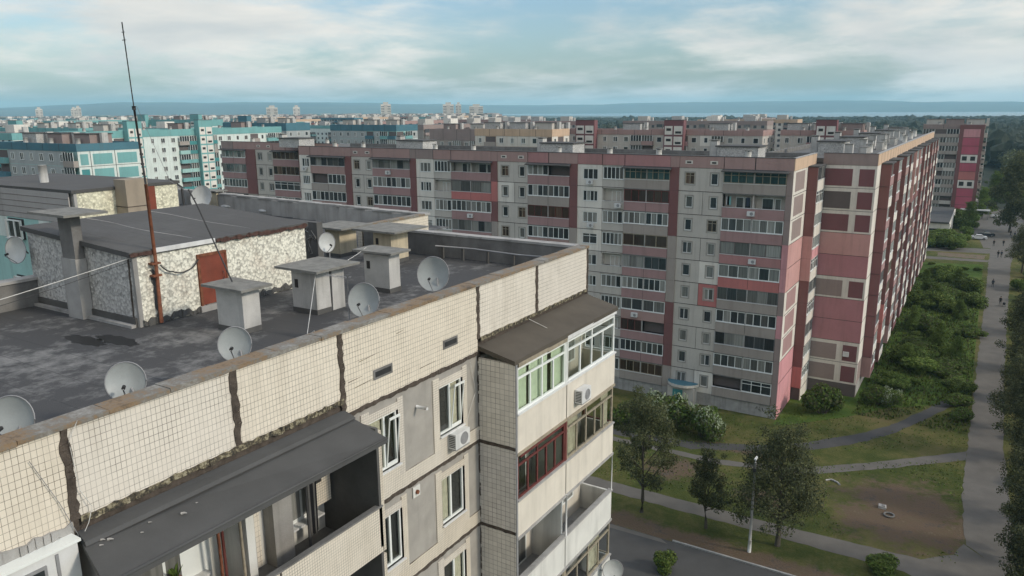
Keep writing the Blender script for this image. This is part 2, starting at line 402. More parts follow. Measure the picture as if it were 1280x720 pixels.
while y < YE:
    y2 = min(YE, y+R.uniform(.7, 1.6)); h = R.uniform(0, .02)
    mb.box(y, y2-.01, -.40-R.uniform(0, .03), .035+R.uniform(0, .02), ZT-.04, ZT+.035+h, 'coping', FA, jit=.006); y = y2
x = XA-.4
while x > -23.3:
    x2 = x-R.uniform(.9, 1.8); mb.box(max(x2, -23.4)+.01, x, YE-.38, YE+.05, ZT-.04, ZT+.05, 'concrete', jit=.008); x = x2
mb.box(-23.6, -23.25, YE+.05, 29.9, ZT-.04, ZT+.05, 'coping')
x = -23.25
while x > -44:
    x2 = x-R.uniform(1.2, 2.2); yy = 29.9+.095*(-23.25-x)
    mb.box(x2+.01, x, yy-.36, yy+.06, ZT-.04, ZT+.05, 'concrete', jit=.01); x = x2
y = -2
while y < 12.0:
    mb.box(-25.45, -25.0, y, y+1.4, ZT-.12, ZT-.03, 'concrete', jit=.01); y += 1.42
part(mb, 'coping', A)
# mass of the building, the set-back parts and inner faces of the parapet
mb = MB()
mb.box(-25.4, XA-1.05, -13, 12.42, .2, 29.4, 'cream_tile'); mb.box(-25.4, XA-.35, -13, 12.42, 29.4, ZR-.03, 'cream_tile'); mb.box(-25.4, XA-.35, 12.425, YE-.03, .2, ZR-.03, 'cream_tile')
mb.box(-60, -23.3, 18.45, 29.85, .2, ZR, 't_pale')
mb.box(XA-.36, XA-.33, -13, YE, ZR, ZT-.05, 'concrete_dark')
mb.box(-23.2, XA-.3, YE-.34, YE-.0, ZR-2, ZT-.05, 'concrete_dark')
mb.box(-23.55, -23.3, YE-.34, 29.86, ZR-3, ZT-.05, 'cream_tile')
mb.box(-25.4, -25.05, -13, 12.1, ZR-1, ZT-.12, 'concrete_dark')
for i in range(11):
    xx = -23.4-2*i; yy = 29.9+.095*(2*i)
    mb.box(xx-2, xx-.02, yy-.33, yy, ZR-1, ZT-.05, 'concrete')
mb.box(-23.3, XA-.35, YE-.02, YE, .2, ZT-.05, 'cream_tile_shaded')
part(mb, 'block_walls', A)
mb = MB()   # roof felt with upstand
mb.box(-25.05, XA-.36, -13, YE-.35, ZR-.02, ZR+.012, 'roof_felt')
mb.box(-60, -23.57, 18.47, 32, ZR-.02, ZR+.010, 'roof_felt')
mb.hexa([(XA-.36, -13, ZR), (XA-.75, -13, ZR), (XA-.75, YE-.4, ZR), (XA-.36, YE-.4, ZR), (XA-.37, -13, ZR+.38), (XA-.38, -13, ZR+.38), (XA-.38, YE-.4, ZR+.38), (XA-.37, YE-.4, ZR+.38)], 'roof_felt')
pp = [(-19.2+cos(2*pi*j/26)*(.85+.12*sin(j*1.9)), 11.05+sin(2*pi*j/26)*(.26+.07*sin(j*2.7)), ZR+.017) for j in range(26)]
mb.poly(pp, 'puddle'); mb.poly([(x-.75, y-.45, z) for x, y, z in pp], 'puddle')
part(mb, 'roof', A)
mb = MB()   # dried puddle stains are in the felt; this is the bent conduit rail on the far parapet and brackets
mb.tube([(-18.9, YE-.75, 31.02), (-17, YE-.72, 31.05), (-15, YE-.7, 31.0), (-13.3, YE-.68, 31.03)], .035, 'grey_metal')
for x in (-18.6, -17.6, -16.4, -15.2, -14.0): mb.box(x-.05, x+.05, YE-.7, YE-.62, ZR, 31.02, 'dark_plaster')
part(mb, 'parapet_conduit', A)

# windows of the near wall
def near_window(par, fr, a, b, z0, z1, n=0.0, kind='white_pvc', lean=None, curtain=None, depth=.12, split=.5, paneN=0):
    mb = MB(); t = .06
    d0, d1 = n-depth, n-depth+.06
    mb.box(a, a+t, d0, d1, z0, z1, kind, fr); mb.box(b-t, b, d0, d1, z0, z1, kind, fr)
    mb.box(a+t, b-t, d0, d1, z0, z0+t, kind, fr); mb.box(a+t, b-t, d0, d1, z1-t, z1, kind, fr)
    sp = a+(b-a)*split
    mb.box(sp-.035, sp+.035, d0+.003, d1-.003, z0+t, z1-t, kind, fr)
    mb.box(a-.03, b+.03, d1, n+.07, z0-.035, z0, 'white_metal', fr)            # sill
    mb.box(a-.01, a, d1, n, z0, z1, 'white_plaster', fr); mb.box(b, b+.01, d1, n, z0, z1, 'white_plaster', fr)
    o = part(mb, 'window', par)
    mb = MB(); mb.box(a+t, b-t, d0+.02, d0+.03, z0+t, z1-t, 'window_glass', fr); base(par, mb).build('pane', o)
    mb = MB(); mb.box(a-.05, b+.05, d0-.5, d0-.06, z0-.05, z1+.05, 'black_metal_and_void', fr)  # black box behind the glass stands in for the unlit room
    if curtain:
        k = 7; a0, a1 = (a+.08, sp-.02) if curtain > 0 else (sp+.02, b-.08)
        for i in range(k):
            u0 = a0+(a1-a0)*i/k; u1 = a0+(a1-a0)*(i+1)/k
            mb.poly([fr(u0, d0-.03-.02*(i % 2), z0+.05), fr(u1, d0-.03-.02*((i+1) % 2), z0+.05), fr(u1, d0-.03-.02*((i+1) % 2), z1-.05), fr(u0, d0-.03-.02*(i % 2), z1-.05)], 'curtain_cream')
    base(par, mb).build('curtain', o)
    if lean:      # sash swung open
        mb = MB(); a0 = sp+.02; hh = z1-z0-.14; q = lean; w = b-t-a0
        for (u0, u1, h0, h1) in ((0, .05, 0, 1), (.95, 1, 0, 1), (.05, .95, 0, .05), (.05, .95, .95, 1)):
            P = []
            for h in (h0, h1):
                for (u, dd) in ((u0, 0), (u1, 0), (u1, .03), (u0, .03)):
                    P.append(fr(a0+u*w, d1+dd+h*q, z0+.07+h*hh))
            mb.hexa(P, kind)
        base(par, mb).build('open_sash', o)
    return o
for i, (a, b, c, d, k) in enumerate(wins):
    if k > 7: continue
    near_window(A, FA, a, b, c, d, .012, lean=.16 if (i % 4) in (0, 1) and k < 2 else None, curtain=(1, -1, 0, 1)[i % 4], split=(.55, .5, .6, .45)[i % 4])
# holes for the windows would be deep; the dark room boxes sit inside the wall

# --- balcony stack next to the near corner (y 18..25)
YB0, YB1, XO = 18.0, 25.05, -10.97
def dark_room(mb, y0, y1, z0, z1, n):
    pass
ROW = [('green', 0), ('redframe', 1), ('open', 2), ('greyframe', 3), ('open', 4), ('white', 5), ('open', 6), ('white', 7), ('greyframe', 8), ('white', 9)]
WALLH = 1.2
for kind, k in ROW:
    zb = 26.40-2.8*k; zr = zb+1.2; zt = zb+2.8        # slab underside, rail top, next slab underside
    lab = {'green': 'top balcony glazed in white frames with pale green curtains', 'redframe': 'balcony glazed in peeling dark red frames', 'greyframe': 'balcony glazed in old grey frames'}.get(kind)
    bal = empty('balcony', None, None, loc=(XO, YB0, zb)); del_keys = [k_ for k_ in ('label', 'category') if k_ in bal]
    bal.parent = A; bal.location = Vector((XO, YB0, zb))-A.location
    class _L: pass
    off = Vector((XO, YB0, zb))
    def P(mbx, name, par=bal, lab=None):
        if not mbx.f: return None
        mbx.v = [(x-off[0], y-off[1], z-off[2]) for x, y, z in mbx.v]
        return mbx.build(name, par, label=lab)
    m1 = MB(); pl = 'cream_plaster' if k < 2 else 'white_plaster'
    m1.box(YB0+.02, 21.16, XO-XA-.09, XO-XA, zb, zr, pl, FA); m1.box(21.22, YB1, XO-XA-.09, XO-XA, zb, zr, pl, FA)
    m1.box(21.16, 21.22, XO-XA-.09, XO-XA-.02, zb, zr, 'joint', FA)
    m1.box(YB1-.09, YB1-.002, .0, XO-XA-.09, zb, zr, pl, FA)
    m1.box(YB0+.02, YB1+.03, XO-XA-.14, XO-XA+.045, zr, zr+.05, 'white_metal' if kind in ('green', 'white') else 'concrete', FA)
    P(m1, 'parapet')
    m1 = MB(); m1.box(YB0+.02, YB1-.02, .0, XO-XA-.1, zb, zb+.16, 'concrete', FA)
    m1.box(YB0+.0, YB1+.02, XO-XA-.3, XO-XA+.035, zb-.09, zb-.002, 'concrete' if k else 'wood_old', FA, jit=.004)
    P(m1, 'floor_slab')
    m1 = MB()
    m1.box(YB0+.1, YB1-.1, -.1, 0.03, zb+.16, zt, 'grey_plaster' if kind in ('redframe', 'greyframe') else 'cream_plaster', FA)
    m1.box(21.14, 21.24, .03, XO-XA-.15, zb+.16, zt-.1, 'white_plaster', FA)
    for ya in (18.9, 19.95, 22.3, 23.4):      # doors and windows of the flats behind
        w_ = .75 if ya in (19.95, 22.3) else .9; zz = zb+.2 if w_ == .75 else zb+.95
        m1.box(ya, ya+w_, .032, .05, zz, zb+2.35, 'white_pvc', FA); m1.box(ya+.07, ya+w_-.07, .04, .056, zz+.08, zb+2.28, 'pane', FA)
    P(m1, 'back_wall')
    if kind != 'open':
        fm = {'green': 'white_pvc', 'redframe': 'red_paint', 'greyframe': 'wood_old', 'white': 'white_pvc'}[kind]
        m1 = MB(); n0, n1 = XO-XA-.10, XO-XA-.03; z0 = zr+.05; z1 = zt-.12 if k else 29.06
        tr = z1-.34
        for (ya, yb) in ((YB0+.06, 21.14), (21.26, YB1-.03)):
            if kind == 'redframe' and ya > 20: fmx = 'wood_old'
            else: fmx = fm
            m1.box(ya, ya+.08, n0, n1, z0, z1, fmx, FA); m1.box(yb-.08, yb, n0, n1, z0, z1, fmx, FA)
            m1.box(ya+.08, yb-.08, n0, n1, z0, z0+.06, fmx, FA); m1.box(ya+.08, yb-.08, n0, n1, z1-.06, z1, fmx, FA)
            m1.box(ya+.08, yb-.08, n0+.004, n1-.004, tr-.03, tr+.03, fmx, FA)
            nn = 4 if kind != 'redframe' else 5
            for i in range(1, nn):
                yy = ya+.08+(yb-ya-.16)*i/nn
                m1.box(yy-.035, yy+.035, n0+.007, n1-.007, z0+.06, tr-.03 if i != nn//2 else z1-.06, fmx, FA)
        m1.box(21.14, 21.26, n0-.02, n1+.02, z0, z1+.05, fm if kind != 'redframe' else 'red_paint', FA)
        # glazed end towards the street
        m1.box(YB1-.08, YB1-.02, .05, .13, z0, z1, fm, FA); m1.box(YB1-.08, YB1-.02, .13, n0, z1-.06, z1, fm, FA); m1.box(YB1-.08, YB1-.02, .13, n0, z0, z0+.05, fm, FA)
        g = P(m1, 'glazing_frame', lab=lab)
        m1 = MB(); m1.box(YB0+.14, YB1-.1, n0+.03, n0+.036, z0+.05, z1-.05, 'window_glass', FA); P(m1, 'glass')
        m1 = MB()
        spans = ((18.15, 18.8), (18.95, 20.1), (20.35, 21.1)) if kind == 'green' else ((21.6, 22.3), (24.2, 24.8)) if kind in ('redframe',) else ((19.0, 19.6), (23.4, 24.3))
        for (c0, c1) in spans:
            n = 10
            for i in range(n):
                u0 = c0+(c1-c0)*i/n; u1 = c0+(c1-c0)*(i+1)/n; e0 = .04*(i % 2); e1 = .04*((i+1) % 2)
                m1.poly([FA(u0, n0-.05-e0, z0+.02), FA(u1, n0-.05-e1, z0+.02), FA(u1, n0-.05-e1, z1-.1), FA(u0, n0-.05-e0, z1-.1)], 'curtain' if kind == 'green' else 'curtain_cream')
        P(m1, 'curtain')
    else:
        m1 = MB(); m1.tube([(XO+.02, YB1-.06, zr), (XO+.02, YB1-.06, zt)], .02, 'white_metal'); m1.tube([(XO+.02, 21.2, zr), (XO+.02, 21.2, zt)], .035, 'white_metal')
        P(m1, 'clothes_posts')
    if k == 1:
        m1 = MB(); m1.box(18.12, 20.9, XO-XA+.0, XO-XA+.06, zt-.16, zt-.1, 'red_paint', FA); 
        P(m1, 'drip_edge')
mb = MB()     # side wall of the stack, cream tiles with shade in their colour, and its joints
for k in range(11):
    zt = 29.22-2.8*(k-1) if k else 29.22
    z1 = ZJ-2.8*k-.06 if k else 29.22; z0 = ZJ-2.8*(k+1)+.06
    mb.box(XA+.0, XO-.02, YB0-.06, YB0+.02, max(z0, .9), z1, 'cream_tile_shaded')
    jag(mb, (XA+.05, YB0-.05, z0-.06), (XO-.03, YB0-.05, z0-.06), .1, (0, -1, 0), 'joint')
mb.box(XO-.08, XO+.012, YB0-.05, YB0+.03, .9, 29.2, 'grey_metal')
mb.box(XA+.02, XO-.1, YB0+.02, YB0+.12, .9, 29.1, 'cream_plaster')
part(mb, 'side_wall', A)
mb = MB()     # canopy over the stack: thin sagging slab covered with felt
P8 = lambda z, dz: [(XA, YB0-.03, z+.22), (XO+.0, YB0-.10, z-.03), (XO+.03, YB1+.12, z+.0), (XA, YB1+.25, z+.30)]
b = P8(29.22, 0); t_ = P8(29.36, 0); mb.hexa(b+t_, 'canopy_felt_brown')
mb.box(XO-.13, XO+.02, YB0+.1, 19.9, 29.1, 29.22, 'wood_old', jit=.01); mb.box(XO-.13, XO+.02, 21.2, YB1, 29.12, 29.24, 'white_metal', jit=.01)
mb.box(XO-.13, XO+.02, 19.9, 21.2, 29.08, 29.2, 'wood_old', jit=.01)
part(mb, 'canopy', A)
mb = MB(); jag(mb, (XA, 18.05, 29.76), (XA, YE-.1, 29.80), .10, (1, 0, 0), 'moss', thick=.04); part(mb, 'flashing', A); mb = MB(); jag(mb, (XA, 6.05, 29.74), (XA, 12.3, 29.74), .12, (1, 0, 0), 'moss', thick=.03, jit=.4)
part(mb, 'flashing', A)

# --- loggia stack on the left (y 6.05..12.4)
YL0, YL1, XL = 6.05, 12.42, -11.35
for k in range(10):
    zb = 26.05-2.8*k; zr = 27.24-2.8*k
    bal = link('loggia', None, A, loc=Vector((XL, YL0, zb))-A.location); off = Vector((XL, YL0, zb))
    def P(mbx, name, par=None, lab=None):
        mbx.v = [(x-off[0], y-off[1], z-off[2]) for x, y, z in mbx.v]
        return mbx.build(name, par or bal, label=lab)
    nL = XL-XA
    m1 = MB(); y = YL0
    for (a, b) in ((YL0, 9.27), (9.33, YL1)):
        m1.box(a, b, nL-.09, nL, zb, zr, 'cream_tile_small' if k % 3 != 1 else 'white_plaster', FA)
    m1.box(9.27, 9.33, nL-.08, nL-.02, zb, zr, 'joint', FA); m1.box(YL0, YL1, nL-.12, nL+.03, zr, zr+.035, 'concrete_dark', FA, jit=.004)
    P(m1, 'parapet')
    m1 = MB(); m1.box(YL0, YL1, -.9, nL-.09, zb-.0, zb+.14, 'concrete_dark', FA); P(m1, 'floor_slab')
    zc = zb+3.2 if k == 0 else zb+2.8
    m1 = MB(); m1.box(YL0, YL1, -1.0, -.9, zb+.1, zc, 'white_plaster', FA)
    m1.box(YL1-.1, YL1-.02, -.9, nL, zb+.14, zc, 'dark_plaster', FA); m1.box(YL0, YL0+.08, -.9, nL-.1, zb+.14, zc, 'grey_plaster', FA)
    m1.box(YL1-.02, YL1+.08, -.02, nL+.0, zb, zc-.1, 'cream_tile_small', FA)
    m1.box(9.2, 9.4, -.9, .12, zb+.14, zc, 'white_plaster', FA)
    m1.box(10.45, 11.0, -.9, -.55, zb+.14, zc, 'grey_plaster', FA)
    P(m1, 'recess_walls')
    if k < 4:
        m1 = MB()
        for (a, b, z0, z1) in ((7.05, 8.75, zb+.95, zb+2.2), (11.05, 12.0, zb+.75, zb+2.3)):
            m1.box(a, b, -.9, -.84, z0, z1, 'white_pvc', FA); m1.box(a+.1, b-.1, -.86, -.83, z0+.1, z1-.1, 'pane', FA)
            m1.box((a+b)/2-.03, (a+b)/2+.03, -.84, -.82, z0+.05, z1-.05, 'white_pvc', FA)
            m1.box(a-.05, b+.05, -.84, -.6, z0-.05, z0, 'white_metal', FA)
        P(m1, 'window')
        m1 = MB(); m1.box(8.25, 8.95, -.895, -.80, zb+.2, zb+2.3, 'white_pvc', FA); m1.box(9.6, 10.3, -.895, -.85, zb+.2, zb+2.2, 'cream_tile', FA); m1.box(11.55, 12.25, -.6, -.55, zb+1.05, zb+2.1, 'cream_tile_small', FA)
        m1.box(11.7, 11.95, -.57, -.54, zb+1.65, zb+1.73, 'black_metal_and_void', FA)
        P(m1, 'door_panels')
        m1 = MB()
        for (y, n_, m_) in ((8.85, -.3, 'rust'), (8.98, -.35, 'red_paint'), (9.1, .1, 'wood_old'), (11.3, -.35, 'dark_cable')):
            m1.tube([FA(y, n_, zb+.14), FA(y-.06, n_+.03, zc-.3)], .035, m_)
        P(m1, 'posts')
mb = MB()   # canopy of the stack
q = [(XA, YL0-.08, 29.50), (-10.72, YL0-.55, 29.36), (-10.98, 12.32, 29.10), (XA, 12.30, 29.46)]
mb.hexa([Vector(p)-Vector((0, 0, .1)) for p in q]+[Vector(p) for p in q], 'canopy_felt')
mb.hexa([Vector(p)+Vector((0, 0, .002)) for p in (q[0], (q[0][0]+.42, q[0][1]-.1, 29.47), (q[3][0]+.38, 12.3, 29.40), q[3])]+[Vector(p)+Vector((0, 0, .07)) for p in (q[0], (q[0][0]+.36, q[0][1]-.08, 29.46), (q[3][0]+.30, 12.3, 29.38), q[3])], 'canopy_felt')
e0, e1 = Vector(q[1]), Vector(q[2]); mb.tube([e0+Vector((-.02, 0, .01)), (e0+e1)/2+Vector((-.02, 0, .012)), e1+Vector((-.02, 0, .01))], .03, 'canopy_felt')
part(mb, 'canopy', A, label=None)
mb = MB()   # small cement crumbs lying on the canopy
for i in range(8):
    u = R.random()*.7; v = R.uniform(.02, .5); p = Vector(q[0]).lerp(Vector(q[3]), u*.45).lerp(Vector(q[1]).lerp(Vector(q[2]), u*.45), v); s_ = R.uniform(.015, .05)
    mb.tube([p, p+Vector((s_*1.4, s_*.4, s_*.5)), p+Vector((s_*1.8, s_*1.2, .005))], s_*.6, 'concrete', 5, taper=.4)
tag_ = mb.build('cement_crumbs'); tag_['label'] = 'pale cement crumbs scattered on the dark sloping balcony canopy'; tag_['category'] = 'rubble'; tag_['kind'] = 'stuff'
mb = MB()   # white metal box balcony at the left edge, with ragged mortar on top
mb.box(-4, 5.82, .0, .26, 26.2, 29.56, 'white_metal', FA); mb.box(-4, 5.86, -.05, .31, 29.56, 29.61, 'white_pvc', FA)
mb.box(4.95, 5.3, .26, .29, 28.6, 29.4, 'grey_metal', FA); mb.box(5.0, 5.25, .29, .30, 28.65, 29.35, 'pane', FA); mb.box(5.45, 5.5, .26, .28, 26.2, 29.5, 'grey_metal', FA)
for k in range(1, 9): mb.box(-4, 5.82, .0, 1.0, 26.2-2.8*k, 26.2-2.8*k+1.3, 'white_plaster', FA)
part(mb, 'boxed_balcony', A)
mb = MB(); jag(mb, (XA, -4, 29.68), (XA, 5.9, 29.68), .22, (1, 0, 0), 'concrete', thick=.04, jit=.5); part(mb, 'mortar_fillet', A)
mb = MB()   # drain / flue pipe stubs on the wall
mb.tube([(XA, 15.0, 28.68), (XA+.38, 14.98, 28.70)], .045, 'white_metal', 8); part(mb, 'flue_stub', A); mb = MB(); mb.box(14.7, 15.0, -.01, .02, 26.1, 26.42, 'white_plaster', FA); mb.tube([(XA, 14.85, 26.25), (XA+.08, 14.85, 26.25)], .06, 'rust', 8)
part(mb, 'flue_stub', A)
# teal set-back face: siding parapet, window, joints
FT = Frame((0, 18.45, 0), (1, 0, 0), (0, -1, 0))
mb = MB(); mb.box(-60, -34.4, 0, .05, 31.62, 32.98, 't_siding', FT)
for z in (31.85, 32.15, 32.42, 32.7): mb.box(-60, -34.4, .05, .06, z, z+.02, 'p_deep', FT)
part(mb, 'siding_band', A)
mb = MB()
mb.box(-60, -25.4, 0, .03, 12, 31.6, 't_pale', FT); 
for z in (31.0, 28.2, 25.4): mb.box(-60, -25.4, .03, .04, z-3.0, z-2.93, 't_grey', FT)
for x in (-37.2, -33.6, -41): mb.box(x, x+.9, .03, .045, 30.6, 31.6, 't_mint', FT)
part(mb, 'teal_wall', A)
for x in (-39.9, -44.5):
    for k in range(3):
        near_window(A, FT, x, x+1.3, 30.62-2.8*k, 31.5-2.8*k, .24, curtain=None)

# ================================================================== ROOF HUTS, CHIMNEYS, DISHES
def roof_hut(name, lab, x0, x1, y0, y1, zr0, zr1, wm_front, wm_side, felt='hut_felt', over=.12):
    """x1 is the side towards the parapet; zr0/zr1 roof heights at x0/x1"""
    h = empty(name, lab, 'roof hut', 'stair huts on the near roof', loc=((x0+x1)/2, (y0+y1)/2, ZR))
    m = MB(); F1 = Frame((0, y0, 0), (1, 0, 0), (0, -1, 0))
    zl = lambda x: zr0+(zr1-zr0)*(x-x0)/(x1-x0)-.12
    m.hexa([(x0, y0, ZR-.01), (x1-.01, y0, ZR-.01), (x1-.01, y0+.12, ZR-.01), (x0, y0+.12, ZR-.01), (x0, y0, zl(x0)), (x1-.01, y0, zl(x1)), (x1-.01, y0+.12, zl(x1)), (x0, y0+.12, zl(x0))], wm_front)
    part(m, 'front_wall', h)
    m = MB(); m.box(x1-.12, x1, y0+.125, y1, ZR-.01, zl(x1), wm_side); m.box(x1-.1, x1+.003, y0-.003, y0+.13, ZR, zl(x1)-.02, 'concrete')
    m.box(x0, x0+.12, y0+.125, y1-.12, ZR, zl(x0), wm_front); m.box(x0, x1-.12, y1-.12, y1-.001, ZR, zl(x1)-.05, wm_front)
    part(m, 'side_wall', h)
    m = MB(); lo = [(x0-over, y0-over, zl(x0)), (x1+over*.6, y0-over, zl(x1)), (x1+over*.6, y1+over, zl(x1)+.02), (x0-over, y1+over, zl(x0)+.02)]
    m.hexa(lo+[Vector(p)+Vector((0, 0, .14)) for p in lo], felt)
    part(m, 'roof', h)
    return h
H1 = roof_hut('roof_hut', 'nearest roof hut of pebble panels with rust red door beside the tall mast', -25.25, -19.8, 12.1, 18.45, 33.0, 32.66, 'chip_grey', 'chip_sunlit')  # same chip panels: front coloured as shaded, side as sunlit
m = MB(); m.box(-19.8, -19.76, 14.18, 15.08, 30.72, 32.2, 'red_metal'); m.box(-19.8, -19.74, 14.10, 14.18, 30.6, 32.28, 'rust'); m.box(-19.8, -19.74, 15.08, 15.14, 30.6, 32.28, 'rust'); m.box(-19.8, -19.70, 14.05, 15.2, 30.5, 30.70, 'concrete'); m.box(-19.8, -19.73, 14.18, 15.08, 32.2, 32.28, 'rust')
dd = part(m, 'door', H1); m = MB(); m.tube([(-19.74, 14.95, 31.4), (-19.7, 14.95, 31.45), (-19.7, 14.95, 31.6), (-19.74, 14.95, 31.65)], .012, 'black_metal_and_void'); part(m, 'handle', dd, top=H1)
m = MB(); m.box(-19.73, -19.70, 12.75, 14.75, 32.57, 32.70, 'white_metal'); part(m, 'white_edge_strip', H1)
m = MB(); jag(m, (-19.73, 14.8, 32.6), (-19.73, 18.5, 32.62), .11, (1, 0, 0), 'rust_dark', thick=.03, jit=.7); jag(m, (-19.73, 11.98, 32.6), (-19.73, 12.75, 32.6), .1, (1, 0, 0), 'rust_dark', thick=.03); part(m, 'rusty_edge', H1)
m = MB(); m.box(-25.2, -19.9, 12.04, 12.1, ZR, ZR+.28, 'dark_plaster'); m.box(-25.2, -19.9, 11.9, 12.05, ZR, ZR+.1, 'concrete', jit=.01); jag(m, (-19.79, 12.2, ZR+.09), (-19.79, 18.4, ZR+.12), .18, (1, 0, 0), 'dark_plaster', thick=.05, jit=.7)
part(m, 'base_flashing', H1)
m = MB()
for (y, z0, z1) in ((12.7, 30.6, 32.1),): jag(m, (-19.795, y, z0), (-19.795, y-.05, z1), .12, (1, 0, 0), 'dark_plaster', thick=.006, jit=.8)
jag(m, (-20.05, 12.095, ZR+.1), (-19.98, 12.095, 32.5), .06, (0, -1, 0), 'joint'); jag(m, (-22.3, 12.095, ZR+.3), (-22.3, 12.095, 32.5), .02, (0, -1, 0), 'joint')
part(m, 'wall_joints', H1)
m = MB()      # felt laps on the hut roof
for yy, a in ((14.0, .25), (16.2, .2)):
    pts = [(-25.2+.55*i, yy+a*sin(i*.9)*.3+.03*i, 33.0+.022-(.55*i)*.062+.0) for i in range(10)]
    m.tube(pts, .014, 'concrete', 4)
part(m, 'felt_laps', H1)
H2 = roof_hut('roof_hut', 'second roof hut further left, light chip walls and a rust red door', -45.5, -34.2, 18.55, 23.7, 33.05, 33.1, 'grey_plaster', 'chip_cream', 'hut_felt')
m = MB(); m.box(-34.2, -34.15, 21.75, 22.45, 30.9, 33.0, 'red_metal'); part(m, 'door', H2)
m = MB(); m.box(-34.2, -33.3, 20.45, 21.55, ZR, 33.45, 'brown_render'); m.box(-34.25, -33.28, 20.42, 21.58, 32.2, 32.23, 'joint'); part(m, 'brown_shaft', H2)
m = MB(); m.tube([(-34.0, 23.9, 30.5), (-34.05, 23.85, 32.8), (-34.6, 23.6, 33.2)], .06, 'black_metal_and_void'); part(m, 'downpipe', H2)
m = MB(); m.cyl((-39.7, 20.2, 33.0), .2, .95, 'chimney_plaster', 10); o = m.build('vent_pipe'); o['label'] = 'pale round vent pipe standing on the second roof hut'; o['category'] = 'vent pipe'
# grey graffiti wall behind the first hut
m = MB(); m.box(-23.4, -21.75, 20.9, 21.2, ZR, 32.25, 'dark_plaster'); GW = m.build('low_wall'); GW['label'] = 'short grey rendered wall with dark scribbled graffiti behind the nearest hut'; GW['category'] = 'wall'
m = MB(); rr = random.Random(3)
for j in range(7):
    cx, cz = -23.2+.2*j, 31.6+rr.uniform(-.3, .2); pts = [(cx+rr.uniform(-.18, .18), 20.89, cz+rr.uniform(-.35, .35)) for i in range(6)]
    m.tube(pts, .018, 'concrete', 4)
m.build('graffiti', GW)

def chimney(x0, x1, y0, y1, h, lab, capx=.32, mat='chimney_plaster', cap_t=.07, hole=True, zr=ZR, tilt=0.0, dark=True, name='roof_chimney', grp='vent chimneys on the near roof', split=False):
    c = empty(name, lab, 'chimney', grp, loc=((x0+x1)/2, (y0+y1)/2, zr))
    m = MB(); m.box(x0, x1, y0, y1, zr, zr+h, mat, jit=.008)
    if split: m.box(x0+.1, x1-.02, y1+.09, y1+.62, zr, zr+h-.02, mat, jit=.008); m.box(x0+.15, x1-.07, y1, y1+.1, zr, zr+h, 'black_metal_and_void')  # black filler stands in for the shade between the stacks
    part(m, 'stack', c)
    if dark:
        m = MB(); m.box(x0-.015, x1+.015, y0-.015, y1+.015, zr, zr+.16, 'dark_plaster', jit=.006); part(m, 'base_seal', c)
    m = MB(); z = zr+h; ye = y1+(.62 if split else 0)
    for px, py in ((x0+.05, y0+.05), (x1-.12, y0+.05), (x1-.12, y1-.12), (x0+.05, y1-.12)): m.box(px, px+.08, py, py+.08, z, z+.09, 'concrete_dark')
    lo = [(x0-capx, y0-capx*.8, z+.08), (x1+capx, y0-capx*.8, z+.08-tilt), (x1+capx, ye+capx*.8, z+.08-tilt), (x0-capx, ye+capx*.8, z+.08)]
    m.hexa(lo+[Vector(p)+Vector((0, 0, cap_t)) for p in lo], 'concrete_cap'); part(m, 'cap_slab', c)
    if hole:
        m = MB(); m.box(x0+.12, x0+.26, y0-.01, y0+.02, z-.5, z-.24, 'black_metal_and_void'); part(m, 'vent_hole', c)
    return c
chimney(-17.75, -16.68, 13.15, 13.72, 1.17, 'slab capped chimney nearest the parapet, in front of the rust red door', hole=False, capx=.3)
chimney(-17.45, -16.45, 15.62, 16.2, 1.27, 'wide capped double chimney in the middle of the roof', capx=.38, split=True)
chimney(-17.5, -16.4, 18.85, 19.4, 1.27, 'capped chimney behind the middle double one, white right side', capx=.3)
chimney(-23.2, -22.4, 22.75, 23.75, 1.15, 'cream sided chimney under a wide slab, left of the far pair', capx=.55, mat='chimney_cream')
chimney(-20.5, -19.6, 22.7, 23.75, 1.25, 'cream sided chimney under a wide slab, right of the far pair', capx=.65, mat='chimney_cream')
c = chimney(-22.78, -22.12, 11.80, 12.08, 3.02, 'tall grey chimney leaning against the front of the nearest hut', capx=.62, hole=False, mat='concrete_dark')
m = MB(); m.box(-22.82, -22.06, 11.76, 12.08, 30.5, 32.3, 'concrete'); part(m, 'lower_stack', c)
chimney(-41.9, -40.9, 31.0, 31.6, 1.0, 'small cream chimney by the far parapet, left of the long roof edge', capx=.2, mat='chimney_cream', hole=False)
chimney(-45.0, -44.2, 29.8, 30.5, 1.1, 'small dark chimney under a rounded cap behind the second hut', capx=.25, mat='chimney_cream', hole=False)

